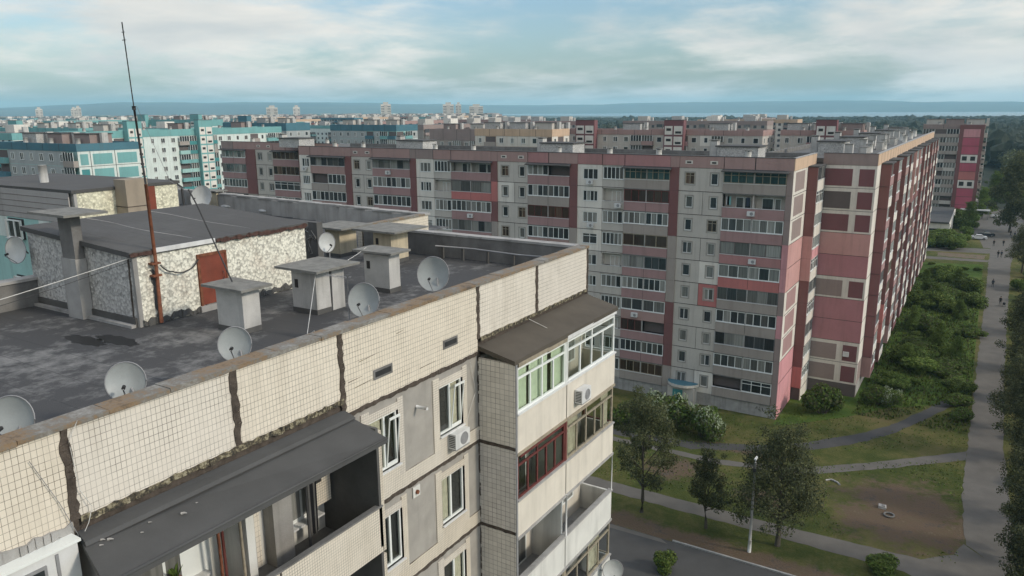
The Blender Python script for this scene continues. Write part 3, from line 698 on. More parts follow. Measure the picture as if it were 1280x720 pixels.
def dish(x, y, z, rad, dirv, lab, paint='dish_paint', mast=None, arm=True, cat_par=None):
    d = empty('satellite_dish', lab, 'satellite dish', 'satellite dishes on the near building', loc=(x, y, z))
    N = Vector(dirv).normalized(); u = Vector((0, 0, 1)).cross(N).normalized(); v = N.cross(u)
    m = MB(); rings = 5; k = 28; mi = m.mi(paint); C0 = Vector((0, 0, 0))
    def pt(i, j, o=0): r_ = rad*i/rings; a = 2*pi*j/k; return C0+u*(cos(a)*r_*.94)+v*(sin(a)*r_)+N*(.28*r_*r_/rad-.28*rad+o)
    for o, sgn in ((0, 1), (-.015, -1)):
        b = len(m.v); m.v.append(tuple(C0+N*(-.28*rad+o)))
        for i in range(1, rings+1):
            for j in range(k): m.v.append(tuple(pt(i, j, o)))
        for j in range(k): m.f.append((b, b+1+j, b+1+(j+1) % k)); m.m.append(mi); m.smooth.append(True)
        for i in range(1, rings):
            for j in range(k): m.f.append((b+1+(i-1)*k+j, b+1+i*k+j, b+1+i*k+(j+1) % k, b+1+(i-1)*k+(j+1) % k)); m.m.append(mi); m.smooth.append(True)
    m.tube([pt(rings, j) for j in range(k)]+[pt(rings, 0)], .012, 'grey_metal', 5)
    m.build('reflector', d)
    m = MB()
    if arm:
        a0 = C0-v*rad*.95+N*(-.02); a1 = C0-v*rad*.35+N*rad*.95
        m.tube([a0, a1], .013, 'grey_metal', 5); m.tube([a1-N*.02+v*.02, a1-N*.12+v*.05], .035, 'black_metal_and_void', 8)
        m.build('feed_arm', d); m = MB()
    back = C0-N*(.28*rad+.09)
    m.box(-.05, .05, -.05, .05, -.0, .1, 'grey_metal', Frame(back-Vector((0, 0, .05)), u, N))
    foot = Vector(mast) if mast else back+Vector((0, 0, -.6))
    m.tube([back, back-N*.1, Vector((foot[0], foot[1], back[2]-.12)) if mast else back-N*.1+Vector((0, 0, -.1)), foot], .022, 'grey_metal', 6)
    m.build('bracket', d)
    return d
DV = (.62, -.70, .30)
for (y, z, r_, lab, dv) in ((5.62, 31.52, .40, 'satellite dish at the left edge of the photo above the tiled parapet', (.55, -.75, .25)),
                            (7.62, 31.55, .37, 'tilted grey dish, second from the left along the parapet', (.75, -.6, .3)),
                            (10.08, 31.62, .37, 'grey dish below the chimney nearest the parapet', (.6, -.75, .3)),
                            (14.08, 31.72, .44, 'round grey dish beside the thin aerial, right of the middle chimney', (.35, -.85, .25)),
                            (17.0, 31.86, .50, 'largest round dish, rightmost along the near parapet', (.35, -.88, .2))):
    dish(-13.15, y, z, r_, dv, lab, mast=(.12, .05, ZR+.35-z))
dish(-20.24, 19.9, 31.75, .36, (.9, -.25, .1), 'narrow white dish seen edge on in front of the graffiti wall', 'dish_paint_white', mast=(-.1, .2, -1.2))
dish(-25.35, 11.75, 32.3, .42, (.3, -.95, .1), 'white dish mounted on the left corner of the nearest hut', 'dish_paint_white', mast=(.1, .3, -.1))
dish(-40.9, 29.9, 31.35, .75, (.35, -.9, .35), 'big weathered dish behind the nearest hut roof', 'dish_paint_white', mast=(.1, .3, -.85))
dish(-10.45, 24.2, 19.15, .42, (.55, -.8, .15), 'white dish hung on the low balcony at the bottom edge', 'dish_paint_white', mast=(-.5, -.05, -.1))

def ac(fr, a, n, z, lab, w=.70, parent=None):
    p = fr(a, n, z); o = empty('air_conditioner', lab, 'air conditioner', 'air conditioners on the near building', loc=p)
    m = MB(); m.box(a, a+w, n, n+.27, z, z+.46, 'white_metal', fr); m.box(a+.02, a+w-.02, n+.3, n+.305, z+.02, z+.5, 'grey_metal', fr) if 0 else None
    part(m, 'casing', o)
    m = MB(); c0 = fr(a+w*.6, n+.272, z+.23); k = 20; 
    pts = [c0+fr.s*(cos(2*pi*j/k)*.18)+Vector((0, 0, sin(2*pi*j/k)*.18)) for j in range(k+1)]
    m.tube(pts, .012, 'grey_metal', 4)
    for q in (.05, .10, .14): m.tube([c0+fr.s*(cos(2*pi*j/k)*q)+Vector((0, 0, sin(2*pi*j/k)*q)) for j in range(k+1)], .006, 'grey_metal', 4)
    m.poly([c0+fr.s*(cos(2*pi*j/k)*.175)+Vector((0, 0, sin(2*pi*j/k)*.175)) for j in range(k)], 'grey_metal')
    part(m, 'fan_grille', o)
    m = MB()
    for i in range(7): m.box(a-.008, a, n+.03, n+.24, z+.05+i*.055, z+.075+i*.055, 'black_metal_and_void', fr)
    m.box(a+.02, a+w-.02, n-.02, n+.26, z-.04, z-.002, 'grey_metal', fr); part(m, 'bracket', o)
    return o
ac(FA, 16.35, .02, 26.93, 'white air conditioner under the top window left of the balcony box')
ac(FA, 21.75, XO-XA+.02, 26.75, 'white air conditioner on the front of the green curtained top balcony')

fp = empty('potted_plant', 'terracotta pot with a leafy plant on the sill under the big dark canopy', 'potted plant', loc=(-13.0, 8.05, 26.99))
m = MB(); m.tube([(0, 0, 0), (0, 0, .2)], .10, 'clay', 14, taper=1.35); m.tube([(0, 0, .19), (0, 0, .225)], .145, 'clay', 14); m.build('pot', fp)
m = MB(); rp_ = random.Random(2)
for i in range(46):
    a = rp_.uniform(0, 6.28); l = rp_.uniform(.12, .32); t0 = Vector((0, 0, .2)); t1 = t0+Vector((cos(a)*l*.6, sin(a)*l*.6, l)); sd_ = Vector((-sin(a), cos(a), 0))*.022
    m.poly([t0, (t0+t1)/2+sd_+Vector((0, 0, .04)), t1, (t0+t1)/2-sd_+Vector((0, 0, .04))], 'leaf_bush')
m.build('plant', fp)
cl_ = MB(); rp_ = random.Random(4)      # dark cloth hanging in folds beside the tiled board
n_ = 9
for i in range(n_):
    y0 = 11.42+.26*i/n_; y1 = 11.42+.26*(i+1)/n_; x0 = -12.75+.03*(i % 2); x1 = -12.75+.03*((i+1) % 2)
    cl_.poly([(x0, y0, 28.1), (x1, y1, 28.12), (x1-.01, y1-.03*(i-4)*.2, 26.5+.05*(i % 3)), (x0-.01, y0-.03*(i-4)*.2, 26.5+.04*(i % 2))], 'cloth_dark' if i % 3 else 'concrete_dark')
    cl_.poly([(x0-.012, y0, 28.1), (x1-.012, y1, 28.12), (x1-.022, y1-.03*(i-4)*.2, 26.5+.05*(i % 3)), (x0-.022, y0-.03*(i-4)*.2, 26.5+.04*(i % 2))], 'cloth_dark')
o = cl_.build('hanging_cloth'); o['label'] = 'dark patterned cloth hanging in folds inside the loggia below the dark canopy'; o['category'] = 'cloth'
# masts, aerials, cables
m = MB(); m.tube([(-19.66, 12.67, 30.55), (-19.66, 12.7, 32.4), (-19.68, 12.68, 34.5)], .055, 'rust', 8, taper=.8); MAST = m.build('radio_mast'); 
MAST['label'] = 'tall rusty pipe mast rising past the corner of the nearest hut'; MAST['category'] = 'mast'
m = MB(); m.tube([(-19.68, 12.68, 34.5), (-19.72, 12.62, 36.6)], .032, 'black_metal_and_void', 6); m.tube([(-19.72, 12.62, 36.6), (-19.78, 12.6, 38.75)], .016, 'black_metal_and_void', 5); m.cyl((-19.72, 12.62, 36.5), .05, .1, 'black_metal_and_void')
m.tube([(-19.86, 12.6, 38.3), (-19.7, 12.6, 38.3)], .01, 'black_metal_and_void'); m.tube([(-19.84, 12.6, 38.5), (-19.72, 12.6, 38.5)], .01, 'black_metal_and_void')
m.build('upper_pole', MAST)
m = MB(); m.box(-19.8, -19.6, 12.55, 12.82, 32.25, 32.30, 'rust'); m.box(-19.8, -19.6, 12.55, 12.82, 31.9, 31.95, 'rust')
m.tube([(-19.72, 12.7, 36.6), (-18.9, 12.9, 34.6), (-18.66, 13.3, 34.25)], .006, 'grey_metal', 4); m.build('clamps', MAST)
def cable(name, pts, r_, mat, lab, sag=.0):
    P_ = []
    for i in range(len(pts)-1):
        a, b = Vector(pts[i]), Vector(pts[i+1])
        for t in range(8):
            s_ = t/8; p = a.lerp(b, s_); p.z -= sag*4*s_*(1-s_); P_.append(p)
    P_.append(Vector(pts[-1])); m = MB(); m.tube(P_, r_, mat, 5); o = m.build(name); o['label'] = lab; o['category'] = 'cable'; return o
cable('roof_cable', [(-22.4, 3.6, 30.95), (-19.72, 12.55, 32.62)], .012, 'white_cable', 'thick pale cable bundle slung from the left edge to the rusty mast', .12)
cable('roof_cable', [(-22.4, 3.7, 30.88), (-19.72, 12.6, 32.55)], .008, 'dark_cable', 'thin dark wire slung just under the pale cable bundle', .2)
cable('stay_pole', [(-17.4, 13.45, 31.85), (-18.45, 13.35, 33.9), (-18.7, 13.3, 34.35)], .022, 'dark_cable', 'thin black pole leaning from the nearest chimney cap', 0)
cable('roof_cable', [(-19.7, 12.85, 32.2), (-19.68, 13.2, 31.95), (-19.68, 13.7, 31.9), (-19.7, 14.1, 32.15)], .02, 'dark_cable', 'loose dark wires looping between the mast and the red door', .06)
cable('roof_cable', [(-17.5, 19.0, 31.95), (-16.9, 17.0, 31.75), (-16.6, 16.2, 31.9)], .010, 'white_cable', 'thin pale wire sagging between the two middle chimney caps', .05)
cable('roof_cable', [(-16.5, 15.7, 31.8), (-14.0, 12.9, 31.0), (-13.0, 12.2, 31.4)], .010, 'white_cable', 'thin pale wire from the double chimney down to the parapet', .02)
cable('balcony_wire', [(-12.25, 20.9, 29.72), (-10.95, 21.18, 29.18), (-10.93, 21.2, 27.6)], .010, 'white_cable', 'thin white wire running down across the brown balcony canopy', 0)
cable('wall_wire', [(-12.26, 5.4, 31.1), (-12.26, 5.75, 30.2), (-12.2, 5.95, 29.5), (-11.2, 6.0, 28.0)], .006, 'grey_metal', 'grey wire running down the tiles at the left joint', 0)
cable('wall_wire', [(-12.24, 6.2, 31.5), (-12.24, 6.02, 31.2), (-12.24, 6.08, 30.3), (-12.2, 6.22, 29.95), (-12.15, 6.1, 29.72), (-12.15, 6.02, 29.6)], .006, 'white_cable', 'white wire looping over the coping and down the left joint', 0)
cable('wall_wire', [(-12.26, 17.5, 29.2), (-12.26, 17.75, 28.2), (-12.26, 17.3, 27.5)], .008, 'white_cable', 'fine white wire above the wall mounted air conditioner', -.03)
m = MB(); m.tube([(-13.6, 14.0, ZR), (-13.6, 14.0, 32.35)], .014, 'grey_metal'); o = m.build('yagi_aerial'); o['label'] = 'thin aerial with short cross rods beside the round grey dish'; o['category'] = 'aerial'
m = MB(); m.tube([(-14.3, 13.95, 32.28), (-13.5, 14.02, 32.28)], .01, 'grey_metal', 4)
for i in range(6): m.tube([(-14.25+.13*i, 13.8, 32.28), (-14.25+.13*i, 14.15, 32.28)], .006, 'grey_metal', 4)
m.build('boom', o)
m = MB()
for (cx, cy, s_, zz) in ((-40.2, 31.6, .7, .35), (-36.4, 31.2, .6, .3)):
    m = MB(); m.cyl((cx, cy, ZR), s_*.8, .18, 'concrete', 16); m.cyl((cx, cy, ZR+.18), s_, .05, 'white_metal', 16); m.cyl((cx, cy, ZR+.23), s_, .25, 'white_metal', 16, r2=.1)
    o = m.build('roof_vent'); o['label'] = 'low white domed vent near the far parapet, '+('beside the cream chimney' if cx < -38 else 'alone on the felt right of the other'); o['category'] = 'roof vent'

# ================================================================== PINK AND GREY BLOCKS
def wmesh(kind, w, h, cache={}):
    """window (frame) and pane meshes, origin at the lower middle, facing local -Y"""
    key = (kind, w, h)
    if key in cache: return cache[key]
    fr = Frame((0, 0, 0), (1, 0, 0), (0, -1, 0)); t = .07; m = MB(); fm = {'w': 'white_pvc', 'b': 'wood_old', 'g': 'grey_metal', 'r': 'red_paint'}[kind[0]]
    m.box(-w/2, -w/2+t, -.06, .03, 0, h, fm, fr); m.box(w/2-t, w/2, -.06, .03, 0, h, fm, fr); m.box(-w/2+t, w/2-t, -.06, .03, 0, t, fm, fr); m.box(-w/2+t, w/2-t, -.06, .03, h-t, h, fm, fr)
    n = int(kind[1])
    for i in range(1, n): x = -w/2+w*i/n; m.box(x-.035, x+.035, -.05, .025, t, h-t, fm, fr)
    if kind.endswith('t'): m.box(-w/2+t, w/2-t, -.045, .02, h*.72, h*.72+.06, fm, fr)
    m.box(-w/2-.05, w/2+.05, .03, .1, -.04, 0, 'white_metal', fr)
    # surround
    p = MB(); n = max(1, n)
    for i in range(n):
        x0 = -w/2+w*i/n; x1 = -w/2+w*(i+1)/n; p.rect(x0+.02, x1-.02, -.03, .03, h-.03, {'b': 'pane_brown'}.get(kind[0], 'pane'), fr)
    cache[key] = (m.mesh('window'), p.mesh('pane')); return cache[key]

class Counter:
    def __init__(s): s.n = 0
def place_window(par, fr, a, n, z, w, h, kind, cnt=None, stuff=None):
    p = fr(a, n, z); rz = math.atan2(fr.n.x, -fr.n.y)
    rz = math.atan2(fr.n.y, fr.n.x)+pi/2
    if cnt is not None and cnt.n >= 96 and stuff is not None:
        stuff.box(a-w/2, a+w/2, n-.04, n+.03, z, z+h, 'white_metal', fr); k = int(kind[1])
        for i in range(k): stuff.rect(a-w/2+w*i/k+.05, a-w/2+w*(i+1)/k-.05, n+.034, z+.07, z+h-.07, 'pane', fr)
        return
    if cnt is not None: cnt.n += 1
    fm, pm = wmesh(kind, w, h)
    o = link('window', fm, par, loc=p-par.location, rz=rz); link('pane', pm, o)
    return o

def strip_joint(m, fr, a0, a1, n, z, w=.07): m.box(a0, a1, n, n+.012, z-w/2, z+w/2, 'soil_joint', fr)

class Balc:
    """balcony panels with glazing, one part per storey"""
    styles = ['w8', 'w8', 'w6', 'open', 'b6', 'dark', 'w4t', 'w8']
def balcony(par, fr, a0, a1, n, zf, rail, style, rs, ledge='white_metal', back='p_grey', top=2.8, depth=1.1):
    """zf = storey joint under the balcony; rail colour; style of glazing"""
    off = fr((a0+a1)/2, n, zf); L = off-par.location
    b = link('balcony', None, par, loc=L)
    def P(m, name, q=b):
        if not m.f: return
        m.v = [(x-off[0], y-off[1], z-off[2]) for x, y, z in m.v]; return m.build(name, q)
    m = MB(); zr = zf+1.12
    m.box(a0+.02, a1-.02, n-.1, n+.06, zf+.02, zr, rail, fr); m.box(a0, a1, n-.12, n+.1, zr, zr+.06, ledge, fr); m.box(a0, a1, n-.1, n+.065, zf-.1, zf+.02, 'concrete_dark' if rs.random() < .5 else rail, fr)
    if rs.random() < .3: m.box((a0+a1)/2-.02, (a0+a1)/2+.02, n+.06, n+.067, zf+.02, zr, 'soil_joint', fr)
    P(m, 'balcony_panel')
    z0, z1 = zr+.06, zf+top-.12
    if style == 'open':
        m = MB(); mm = back
        m.box(a0, a1, n-depth, n-depth+.03, zf, zf+top, mm, fr)
        w = a1-a0
        for (u, ww, zz) in ((.25, .9, .9), (.38, .75, .2), (.7, 1.3, .9), (.86, .7, .2)):
            x = a0+u*w; m.box(x-ww/2, x+ww/2, n-depth+.03, n-depth+.06, zf+zz, zf+2.3, 'white_pvc', fr); m.rect(x-ww/2+.07, x+ww/2-.07, n-depth+.064, zf+zz+.07, zf+2.23, 'pane', fr)
        m.box((a0+a1)/2-.08, (a0+a1)/2+.08, n-depth, n-.1, zf, zf+top, back, fr)
        P(m, 'recess')
        m = MB()
        if rs.random() < .5:
            for k in range(rs.randint(2, 5)):
                x = rs.uniform(a0+.3, a1-.6); m.box(x, x+rs.uniform(.2, .5), n-.25, n-.23, z0+.2, z1-.3, rs.choice(['cloth_white', 'p_coral', 't_teal', 'cloth_blue']), fr)
            P(m, 'laundry')
        return b
    fm = {'w': 'white_pvc', 'b': 'wood_old', 'd': 'grey_metal', 'r': 'red_paint', 'g': 'wood_old', 'p': 'p_deep'}[style[0]]
    pm = {'b': 'pane_brown', 'r': 'pane_brown', 'g': 'pane_green'}.get(style[0], 'pane')
    nm = {'dark': 7, 'g': 9}.get(style, 8) if style in ('dark', 'g') else int(style[1]); tt = .075 if style != 'dark' else .04
    m = MB(); p = MB(); mid = (a0+a1)/2
    for (u0, u1) in ((a0+.05, mid-.06), (mid+.06, a1-.05)):
        if rs.random() < .12 and style != 'dark':      # one half left unglazed
            m.box(u0, u1, n-.7, n-.66, z0, z1, 'p_deep', fr); continue  # dark back panel, recess shade put into its colour
        k = max(2, nm//2)
        m.box(u0, u1, n-.05, n+.03, z0, z0+tt, fm, fr); m.box(u0, u1, n-.05, n+.03, z1-tt, z1, fm, fr)
        for i in range(k+1):
            x = u0+(u1-u0)*i/k; m.box(x-tt/2, x+tt/2, n-.045, n+.025, z0, z1, fm, fr)
        if 't' in style or style == 'g': m.box(u0, u1, n-.04, n+.02, z1-.5, z1-.44, fm, fr)
        for i in range(k):
            x0 = u0+(u1-u0)*i/k; x1 = u0+(u1-u0)*(i+1)/k; p.rect(x0+.02, x1-.02, n-.02, z0, z1, pm, fr)
    m.box(mid-.07, mid+.07, n-.06, n+.05, z0, z1, 'concrete', fr)
    P(m, 'glazing_frame'); P(p, 'glazing')
    return b

# ---- front wing, facade towards the viewer
YB = 89.56; ZB0 = 29.65
B1 = empty('apartment_building', 'long pink and grey ten storey block facing us across the middle of the view', 'apartment building', loc=(-60, 95, 0))
FB = Frame((0, YB, 0), (1, 0, 0), (0, -1, 0)); FB2 = Frame((0, 98.5, 0), (1, 0, 0), (0, -1, 0)); FG = Frame((-18.1, 0, 0), (0, 1, 0), (1, 0, 0))
mb = MB()
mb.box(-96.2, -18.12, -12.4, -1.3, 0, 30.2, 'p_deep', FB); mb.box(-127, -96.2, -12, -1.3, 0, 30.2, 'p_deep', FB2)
# closures behind the recesses at the loggias
part(mb, 'core_walls', B1)
walls = MB(); jn = MB(); par_ = MB(); roofm = MB(); plin = MB(); pil = MB(); cano = MB(); vents = MB()
rs = random.Random(21)
cols = [('W', -96.2, -93.6), ('B', -93.6, -86), ('P', -86, -84.7), ('G', -84.7, -80.3), ('B', -80.3, -72.9), ('P', -72.9, -71.8),
        ('W', -71.8, -68.6), ('R', -68.6, -65.4), ('B', -65.4, -58.5), ('P', -58.5, -57.5), ('G', -57.5, -52.6), ('B', -52.6, -46.2), ('P', -46.2, -45.1),
        ('W', -45.1, -41.6), ('R', -41.6, -38.5), ('B', -38.5, -32.5), ('P', -32.5, -31.4), ('G', -31.4, -26.0), ('B', -26, -18.8), ('P', -18.8, -18.13)]
cols2 = [('B', -127.0, -120.1), ('P', -120.1, -117.4), ('G', -117.4, -112.6), ('B', -112.6, -105.8), ('P', -105.8, -104.6), ('W', -104.6, -96.2)]
cntw = Counter(); stuffw = MB()
STY = {(-26, 0): 'g', (-26, 1): 'open', (-26, 2): 'w8', (-26, 3): 'p4', (-26, 4): 'w6', (-26, 5): 'dark', (-26, 6): 'w8', (-26, 7): 'dark', (-26, 8): 'w8', (-26, 9): 'w6t',
       (-38.5, 0): 'g', (-38.5, 1): 'r6', (-38.5, 2): 'w8', (-38.5, 3): 'b4', (-38.5, 4): 'dark', (-38.5, 5): 'w8', (-38.5, 6): 'w4', (-38.5, 7): 'r6', (-38.5, 8): 'w8', (-38.5, 9): 'b6',
       (-52.6, 0): 'w8', (-52.6, 1): 'w8', (-52.6, 2): 'r6', (-52.6, 3): 'w8', (-65.4, 0): 'open', (-65.4, 1): 'p4', (-65.4, 2): 'w8', (-65.4, 3): 'dark',
       (-80.3, 0): 'dark', (-80.3, 1): 'w8', (-80.3, 2): 'w8', (-93.6, 0): 'dark', (-93.6, 1): 'w8', (-93.6, 2): 'w8', (-112.6, 0): 'b6', (-112.6, 1): 'b6', (-127.0, 0): 'w6', (-127.0, 1): 'dark'}
def zj(k): return ZB0-2.8*k
def facade(cols, fr, PAR, seedpar):
    for (t, a0, a1) in cols:
        # parapet panel, set a little forward
        pc = {'W': 'p_rose', 'R': 'p_rose', 'B': 'p_rose', 'G': 'p_mauve', 'P': 'p_mauve'}[t] if a0 > -60 else rs.choice(['p_mauve', 'p_mauve', 'p_brownish'])
        if a0 == -26: pc = 'p_mauve'
        hi = 31.0
        if t == 'B' and a0 in (-52.6, -26, -127.0, -112.6):
            mid = (a0+a1)/2; par_.box(a0+.05, mid-.06, -.25, .06, ZB0+.0, hi, pc, fr); par_.box(mid+.06, a1-.03, -.25, .06, ZB0, hi, 'p_mauve', fr); par_.box(mid-.06, mid+.06, -.2, .03, ZB0, hi-.03, 'soil_joint', fr)
        elif t == 'P': par_.box(a0-.02, a1, -.25, .055, ZB0, hi, pc, fr)
        else: par_.box(a0+.05, a1-.05, -.25, .06, ZB0, hi, pc, fr); par_.box(a0-.05, a0+.05, -.2, .03, ZB0, hi-.03, 'soil_joint', fr)
        if t == 'G':
            for f in (.22, .78):
                x = a0+(a1-a0)*f; vents.box(x-.45, x+.45, .06, .085, ZB0+.45, ZB0+.85, 'p_cream', fr); vents.box(x-.26, x+.26, .085, .1, ZB0+.54, ZB0+.74, 'black_metal_and_void', fr); part(vents, 'parapet_vent', B1); vents.__init__()
        if t in 'BR':
            if t == 'B' and a0 != -999:
                cano.hexa([fr(a0-.12, -.1, ZB0-.16), fr(a1+.2, -.1, ZB0-.14), fr(a1+.22, .75, ZB0-.34), fr(a0-.1, .78, ZB0-.32), fr(a0-.12, -.1, ZB0+.02), fr(a1+.2, -.1, ZB0+.03), fr(a1+.22, .78, ZB0-.24), fr(a0-.1, .8, ZB0-.2)], 'canopy_felt'); part(cano, 'balcony_canopy', B1); cano.__init__()
        for k in range(10):
            zt, zb = zj(k), zj(k+1)
            if t == 'G':
                for i, f in enumerate((.25, .80)):
                    x0, x1 = (a0, a0+(a1-a0)*.56) if i == 0 else (a0+(a1-a0)*.56, a1)
                    mt = 'p_grey'
                    if a0 == -31.4 and ((k, i) in ((4, 1), (9, 1))): mt = 'p_white'
                    if a0 == -31.4 and (k, i) == (5, 1): mt = 'p_coral'
                    if a0 == -57.5 and (k, i) == (1, 0): mt = 'p_white'
                    xc = a0+(a1-a0)*f; w = .85 if (k+i) % 3 else 1.1; h = 1.35; z = zb+.85
                    walls.box(x0, xc-w/2, -.3, 0, zb, zt, mt, fr); walls.box(xc+w/2, x1, -.3, 0, zb, zt, mt, fr); walls.box(xc-w/2, xc+w/2, -.3, 0, zb, z, mt, fr); walls.box(xc-w/2, xc+w/2, -.3, 0, z+h, zt, mt, fr)
                    if i == 0: jn.box(x1-.02, x1+.02, 0, .01, zb, zt, 'soil_joint', fr) if k % 2 else None
                    for (u0, u1, v0, v1) in ((xc-w/2-.16, xc-w/2-.005, z-.16, z+h+.16), (xc+w/2+.005, xc+w/2+.16, z-.16, z+h+.16), (xc-w/2-.005, xc+w/2+.005, z-.16, z-.045), (xc-w/2-.005, xc+w/2+.005, z+h+.005, z+h+.16)):
                        walls.box(u0, u1, 0, .02, v0, v1, 'pebble_grey', fr)
                    place_window(B1, fr, xc, -.08, z, w-.01, h, 'w1' if (k+i) % 3 else 'b2t', cntw, stuffw)
            elif t == 'W':
                mt = 'p_white' if k in (0, 1, 2, 3) else 'p_grey'
                if a1-a0 > 4: mt = 'p_grey'
                xc = (a0+a1)/2+.1; w = min(2.1, (a1-a0)*.62); z = zb+.9; h = 1.35
                walls.box(a0, xc-w/2, -.3, .01, zb, zt, mt, fr); walls.box(xc+w/2, a1, -.3, .01, zb, zt, mt, fr); walls.box(xc-w/2, xc+w/2, -.3, .01, zb, z, mt, fr); walls.box(xc-w/2, xc+w/2, -.3, .01, z+h, zt, mt, fr)
                place_window(B1, fr, xc, -.06, z, w-.01, h, ('w3', 'w4', 'w3', 'w2t')[k % 4], cntw, stuffw)
            elif t == 'R':
                walls.box(a0, a1, -.3, -.0, zb, zb+1.0, 'p_grey', fr); walls.box(a0, a1, -.8, -.7, zb+1.0, zt, 'p_grey', fr); walls.box(a0+.0, a0+.12, -.7, -.0, zb+1, zt, 'p_grey', fr); walls.box(a1-.12, a1, -.7, -.0, zb+1, zt, 'p_grey', fr)
                walls.box(a0, a1, -.7, -.0, zt-.15, zt, 'p_grey', fr)
                if k % 3 != 1: place_window(B1, fr, (a0+a1)/2, -.03, zb+1.03, a1-a0-.3, 1.55, ('w5', 'b4', 'w4')[k % 3], cntw, stuffw)
                else: place_window(B1, fr, (a0+a1)/2+.2, -.68, zb+.9, 1.3, 1.4, 'w2', cntw, stuffw); walls.box(a0, a1, -.04, .04, zb+1, zb+1.05, 'white_metal', fr)
            elif t == 'P':
                mt = ('p_darkred', 'p_balc', 'p_darkred', 'p_balc')[(k//3) % 4] if a0 != -18.8 else ('p_brownish' if k in (0, 1, 2, 5, 7, 8, 9) else 'p_pink')
                if a0 == -58.5 and k in (1,): mt = 'p_coral'
                pil.box(a0, a1, -1.3, .14, zb+.01, zt-.01, mt, fr); pil.box(a0, a1, -.2, .12, zt-.03, zt+.0, 'soil_joint', fr)
                if k == 9: part(pil, 'pilaster', B1); pil.__init__()
            elif t == 'B':
                st_ = STY.get((a0, k)) or rs.choice(['w8', 'dark', 'w6', 'b6', 'open', 'w8', 'w4t'])
                rail = rs.choice(['p_balcred', 'p_balc', 'p_balcred', 'p_mauve'])
                if a0 == -26: rail = ['p_balc', 'p_balcred', 'p_balcred', 'p_rose', 'p_coral', 'p_balc', 'p_balc', 'p_balc', 'p_balc', 'p_balc'][k]
                if a0 == -65.4 and k == 1: rail = 'p_coral'
                balcony(B1, fr, a0+.02, a1-.02, .12, zb, rail, st_, rs, top=2.8 if k else 2.68)
            if t in 'GWR' : strip_joint(jn, fr, a0, a1, .0, zt)
        plin.box(a0, a1, -.4, -.02 if t in 'GWR' else .08, 0, zj(10)-.02, 'concrete', fr)
facade(cols, FB, par_, 1); facade(cols2, FB2, par_, 2)
# gable towards +x : cream frame with red infill, then a projecting loggia bay
for k in range(10):
    zt, zb = zj(k), zj(k+1)
    red = 'p_brownish' if k < 3 else 'p_salmon' if k < 5 else 'p_balcred' if k < 8 else 'p_pink'
    frm = 'p_cream' if k < 8 else 'p_pink'
    if 3 <= k < 5: frm = 'p_salmon'
    walls.box(YB-.12, 97.2, -.3 if 0 else -.025, 0, zb, zt, frm, FG)
    walls.box(YB+1.0, 95.6, 0, .02, zb+.35, zt-.25, red, FG)
    strip_joint(jn, FG, YB+.2, 97.2, .02, zt, .06)
    bx = 'p_darkred' if k not in (3, 4, 9) else 'p_salmon' if k < 5 else 'p_coral'
    walls.box(-18.1, -16.95, 97.23, 97.4, zb+.01, zt-.01, bx); walls.box(-18.1, -16.97, 97.24, 97.38, zt-.02, zt+.01, 'soil_joint')
    fr3 = Frame((-16.95, 0, 0), (0, 1, 0), (1, 0, 0))
    balcony(B1, fr3, 97.42, 101.95, 0, zb, 'p_cream' if k != 3 else 'p_pink', rs.choice(['w8', 'w6', 'w4t', 'dark']), rs)
par_.box(YB-.08, 102, -.02, .06, ZB0, 31.003, 'p_orange', FG); plin.box(YB-.1, 97.2, -.024, .03, 0, zj(10)-.003, 'p_pink', FG)
plin.box(-17.0, -16.9, 97.3, 102, 0, zj(10), 'p_cream'); cano.box(-18.1, -16.8, 97.1, 102, ZB0-.05, ZB0+.08, 'canopy_felt')
mb_ = MB(); mb_.box(-18.08, -17.0, 97.4, 102, 0, 29.5, 'p_deep'); part(mb_, 'bay_core', B1)
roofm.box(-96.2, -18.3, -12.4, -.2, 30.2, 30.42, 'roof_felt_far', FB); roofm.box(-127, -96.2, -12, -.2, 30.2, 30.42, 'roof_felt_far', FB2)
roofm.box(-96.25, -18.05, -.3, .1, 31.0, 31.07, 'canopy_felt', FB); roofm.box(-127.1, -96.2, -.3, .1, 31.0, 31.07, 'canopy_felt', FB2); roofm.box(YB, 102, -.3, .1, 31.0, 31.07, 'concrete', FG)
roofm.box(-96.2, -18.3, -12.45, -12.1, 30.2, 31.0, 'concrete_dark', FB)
for q, nme in ((walls, 'wall_panels'), (jn, 'panel_joints'), (par_, 'parapet'), (roofm, 'roof'), (plin, 'plinth'), (cano, 'bay_canopy')): part(q, nme, B1)
if stuffw.f: part(stuffw, 'window', B1, kind='stuff')
m = MB(); x0 = -30.9      # entrance with curved canopy and teal door
m.box(-31.3, -27.9, .0, 1.3, 0, 2.3, 'p_grey', FB); m.box(-30.6, -29.3, 1.3, 1.34, .1, 2.0, 't_deepteal', FB)
part(m, 'entrance_porch', B1)
m = MB(); pts = []
for i in range(13):
    a = pi*i/12; p0 = FB(-29.6-cos(a)*2.0, .2+sin(a)*1.7, 0)
    pts.append(p0)
for i in range(12):
    a, b = pts[i], pts[i+1]
    m.poly([a+Vector((0, 0, 2.45)), b+Vector((0, 0, 2.45)), b+Vector((0, 0, 2.8)), a+Vector((0, 0, 2.8))], 'p_cream')
    c_ = Vector((-29.6, YB, 2.5)); m.poly([a+Vector((0, 0, 2.5)), b+Vector((0, 0, 2.5)), c_], 'canopy_felt'); m.poly([a+Vector((0, 0, 2.79)), b+Vector((0, 0, 2.79)), c_+Vector((0, 0, .29))], 't_blue')
part(m, 'entrance_canopy', B1)
m = MB(); rr = random.Random(5)
for j in range(5): m.tube([(-20.4+.42*j+rr.uniform(-.15, .15), YB-.09, .95+rr.uniform(-.32, .32)) for i in range(5)], .03, 'black_metal_and_void', 4)
part(m, 'graffiti', B1)

